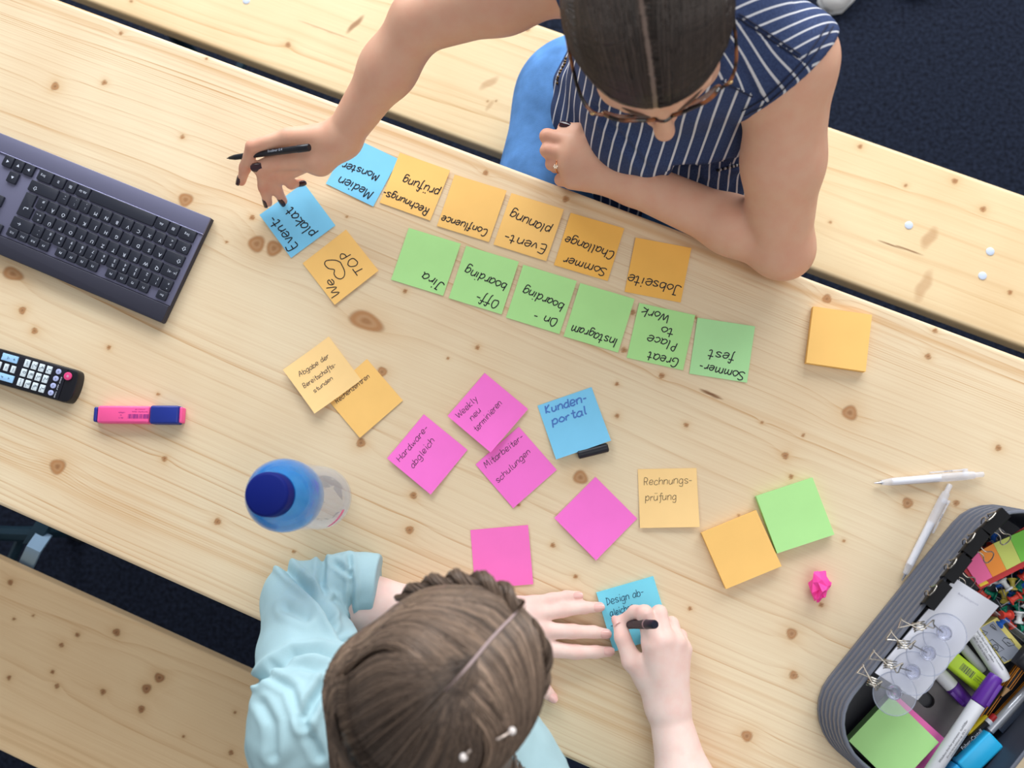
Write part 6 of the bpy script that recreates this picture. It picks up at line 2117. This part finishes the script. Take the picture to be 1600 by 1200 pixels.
# ---- trousers and shoes
dark = mat('dark_denim', (40, 54, 84), .9, noise=.15, nscale=40, bump=.3, bscale=700)
JB = Field()
fwdB = np.array([.32, .947, 0.0])
JB.cone(pelB - fwdB * .02, pelB + UP * .05, .14, .125, .04)
sideB = np.array([fwdB[1], -fwdB[0], 0])
for s in (-1, 1):
    h_ = pelB + sideB * s * .085; k_ = h_ + fwdB * .40 + UP * .0; an_ = k_ + fwdB * .02; an_ = np.array([an_[0], an_[1], .10])
    JB.cone(pelB, h_, .10, .09, .05).cone(h_, k_, .088, .066, .03).cone(k_, an_, .064, .045, .03)
    P = np.array([an_[0], an_[1], 0]); mb = MB(); rings = []
    for t, w_, hh in ((-.055, .02, .05), (-.03, .034, .10), (.02, .036, .09), (.09, .042, .06), (.15, .040, .045), (.185, .02, .03)):
        c = P + fwdB * t; rings.append([c + sideB * w_ * math.cos(q) + UP * (.001 + hh * (.5 + .5 * math.sin(q))) for q in np.linspace(0, 6.283, 15)[:-1]])
    mb.loft(rings); mb.build('shoe', mat('white_leather', (216, 214, 210), .5), pb)
V, F = surface(JB, .006, 3)
V = seat_clamp(V, False)
mesh_obj('trousers', V, F, [dark], pb, True, None, 0)

# ---- long brown hair, parted, twisted back at both sides
hairB = hair_mat('brown_hair', (46, 35, 30), (164, 138, 118))
axB = np.array([RB, FB, UB])
ctrB = PBh(0, -.012, .020); radB = np.array([.0785, .0965, .0895])
CB = Field(); CB.ell(ctrB, axB, radB, .01)
ends = [T(572, 1235, .22), T(610, 1262, .225), T(660, 1275, .23), T(710, 1275, .235), T(758, 1262, .23), T(792, 1240, .22)]
back = PBh(0, -.075, -.03)
for s, e_ in ((-.9, ends[0]), (-.6, ends[1]), (-.2, ends[2]), (.1, ends[3]), (.45, ends[4]), (.7, ends[5])):
    CB.cone(PBh(s * .050, -.046, -.020), e_, .040, .030, .03)
CB.cut(PBh(0, .080, .030), unit(FB * .9 - UB * .44), .006)
Vh, Fh = surface(CB, .004, 2)
rb = np.random.default_rng(5); ST = []; TN = []


def dB(r, f, u): return unit(RB * r + FB * f + UB * u)


def onB(q): 
    L_ = q @ axB.T; return ctrB + q / np.linalg.norm(L_ / radB)


for i in range(6400):
    s = rb.choice([-1, 1]); t = rb.uniform(0, 1)
    ph = -20 + 80 * t
    if i % 5 < 2 and t < .55:              # from the whorl straight to the back
        ph = rb.uniform(-24, 2); fan = rb.uniform(0, 1.25)
        root = dB(s * .02, math.sin(math.radians(ph)), math.cos(math.radians(ph)))
        d1 = dB(s * fan * .55, -.55 - .2 * (1 - fan), .72); d2 = dB(s * fan * .72, -.84, .22); d3 = dB(s * fan * .72, -.85, -.30)
        tgt = np.clip(.5 + s * fan * .4, 0, 1)
        tone = .12 + .20 * rb.random() + .14 * max(0, -s * fan)
    elif s > 0 or True:
        root = dB(s * (.018 + abs(rb.normal(0, .010))), math.sin(math.radians(ph)), math.cos(math.radians(ph)))
        bk = 1 - t
        d1 = dB(s * .62, .62 * t - .30 * bk + rb.normal(0, .04), .72)
        d2 = dB(s * .95, .30 * t - .62 * bk + rb.normal(0, .05), .20 + rb.normal(0, .05))
        d3 = dB(s * .86, -.30 - .42 * bk + rb.normal(0, .06), -.30 + rb.normal(0, .06))
        tgt = np.clip(.5 + s * (.28 + .22 * t) + rb.normal(0, .05), 0, 1)
        tone = .26 + .30 * rb.random() + (.22 if s < 0 else .05) * (1 - abs(t - .4))
    tone *= 1 + .35 * math.sin(ph * .9 + s) + .25 * math.sin(ph * .37 + 2 * s)
    k = tgt * 5; j = min(int(k), 4); E_ = ends[j] * (1 - (k - j)) + ends[j + 1] * (k - j)
    E_ = E_ + rb.normal(0, .012, 3) + UP * .03
    pts = [onB(q) for q in (root, d1, d2, d3)]
    pts.append(pts[-1] * .45 + E_ * .55 + UP * .012); pts.append(E_)
    ST.append(smooth_path(pts, 22)); TN.append(tone)
ST = np.array(ST)
lift = np.concatenate([[.0002], np.linspace(.0012, .0028, 21)])[None] + rb.uniform(0, .0022, (len(ST), 1)) * np.concatenate([[0.1], np.ones(21)])[None]
NC_ = Field(); NC_.p = [q for q in CB.p if q[0] != 'x']
ST = push_out(NC_, ST, lift)
wav = rb.uniform(0, 6.28, (len(ST), 1)); tt_ = np.linspace(0, 1, 22)[None]
ST = ST + (np.sin(tt_ * 14 + wav) * .0008 * tt_)[..., None] * RB
Vs, Fs, Ts = strands(ST, rb.uniform(.00045, .0010, len(ST)), np.clip(np.array(TN) * rb.uniform(.45, 1.35, len(ST)), 0, 1))
tn = (Vh - ctrB) @ axB.T; rr_ = np.linalg.norm(tn, axis=1)
tn = np.where((np.abs(tn[:, 0]) < .0032) & (tn[:, 1] > -.035) & (tn[:, 2] > 0), .8, .16)
o = mesh_obj('hair', np.vstack([Vh, Vs]), [tuple(q) for q in Fh.tolist()] + [tuple(q) for q in (Fs + len(Vh)).tolist()], [hairB], pb, True, None, 0)
put_attr(o, 'tone', np.concatenate([tn, Ts]))
# pale scalp line of the parting
mb = MB(); L_ = []
for ph in np.linspace(-22, 52, 24):
    L_.append(onB(dB(0.0, math.sin(math.radians(ph)), math.cos(math.radians(ph)))))
L_ = np.array(L_); wv = np.sin(np.linspace(0, 9, 24)) * .0006
L_ = L_ + wv[:, None] * RB
mb.tube(L_ + .0004 * unit(UB), np.interp(np.linspace(0, 1, 24), [0, .15, .8, 1], [.0005, .0012, .0012, .0005]), 8)
mb.build('scalp_parting', mat('scalp', (176, 154, 154), .6), o)


def twist(path, r, name, tone, n=60, turns=2.7, locks=2):
    """two rolls of hair wound round one another, each made of fine locks"""
    P = smooth_path(path, n); tg = np.gradient(P, axis=0); tg /= np.linalg.norm(tg, axis=1, keepdims=True)
    out = []; rad = []; tn = []
    ref = unit(UB + .2 * FB); a = np.cross(tg, ref); a /= np.linalg.norm(a, axis=1, keepdims=True); b = np.cross(tg, a)
    env = np.sin(np.linspace(.18, 1, n) * math.pi * .93) ** .5
    for k in range(locks):
        for j in range(70):
            q, rr = rb.uniform(0, 6.28), math.sqrt(rb.random()) * .62
            ang = np.linspace(0, turns * 2 * math.pi, n) + k * 2 * math.pi / locks
            cx_, cy_ = np.cos(ang) * .5 * r, np.sin(ang) * .5 * r
            ex_, ey_ = rr * r * np.cos(q + ang), rr * r * np.sin(q + ang)
            out.append(P + (env * (cx_ + ex_))[:, None] * a + (env * (cy_ + ey_))[:, None] * b); rad.append(rb.uniform(.0006, .0012)); tn.append(tone * rb.uniform(.4, 1.4))
    V, F, T_ = strands(out, rad, np.clip(tn, 0, 1))
    t = mesh_obj(name, V, F, [hairB], pb, True, None, 0); put_attr(t, 'tone', T_)
    return t


def pth(px, off):
    """path over the head seen at the given places, lying on the hair"""
    out = []
    for (u, v, z) in px:
        out.append(T(u, v, z))
    out = np.array(out)
    return push_out(NC_, out[None], off)[0]


twist(pth([(812, 948, .400), (768, 915, .390), (715, 908, .375), (665, 915, .355), (622, 935, .33)], -.004), .0105, 'hair_twist', .42)
twist(pth([(826, 975, .395), (846, 1015, .375), (842, 1065, .355), (822, 1108, .345), (786, 1140, .345), (745, 1160, .345)], -.004), .0100, 'hair_twist', .42)
pearl = mat('pearl', (238, 228, 224), .2, coat=.4); pinm = mat('pin_metal', (176, 160, 150), .3, .7)
for pts in (((735, 1172), (724, 1183)), ((800, 1142), (776, 1156))):
    z0 = .37
    A_, B_ = [next(T(*q, z_) for z_ in np.arange(.55, .05, -.002) if eval_pts(NC_, T(*q, z_)[None])[0] < .0075) for q in pts]
    mb = MB(); mb.tube(smooth_path([A_, (A_ + B_) / 2 + UP * .0015, B_], 7), .0011, 8); hp_ = mb.build('hair_pin', pinm, pb)
    mb = MB(); mb.ell(B_ if pts[0][0] == 735 else A_, np.eye(3), (.0034, .0034, .0034), 14, 10); mb.build('pin_pearl', pearl, hp_)

# ---- writing pen
wp = thing('fineliner_pen', (*((PA_ + PB_) / 2)[:2], TT + .007), 'black marker pen in the writing hand above the blue pad', 'pen')
mb = MB(); mb.lathe(PA_, PB_, [(.010, .0032), (.024, .0048), (.030, .0052), (Lpn - .022, .0056), (Lpn - .022, 0)], 20); mb.build('barrel', mat('marker_black', (44, 38, 46), .4), wp)
mb = MB(); mb.lathe(PA_, PB_, [(0, .0005), (.002, .0010), (.004, .0016), (.010, .0032), (.010, 0)], 20); mb.build('nib_cone', mat('pen_black_matt', (20, 20, 26), .45), wp)
mb = MB(); mb.lathe(PA_, PB_, [(Lpn - .022, .0058), (Lpn - .019, .0060), (Lpn - .019, 0)], 20); mb.build('band', mat('pink_grey_band', (150, 120, 124), .4), wp)
mb = MB(); mb.lathe(PA_, PB_, [(Lpn - .019, .0056), (Lpn - .002, .0053), (Lpn, .0044), (Lpn, 0)], 20); mb.build('end_cap', mat('pen_navy_black', (26, 26, 44), .3), wp)
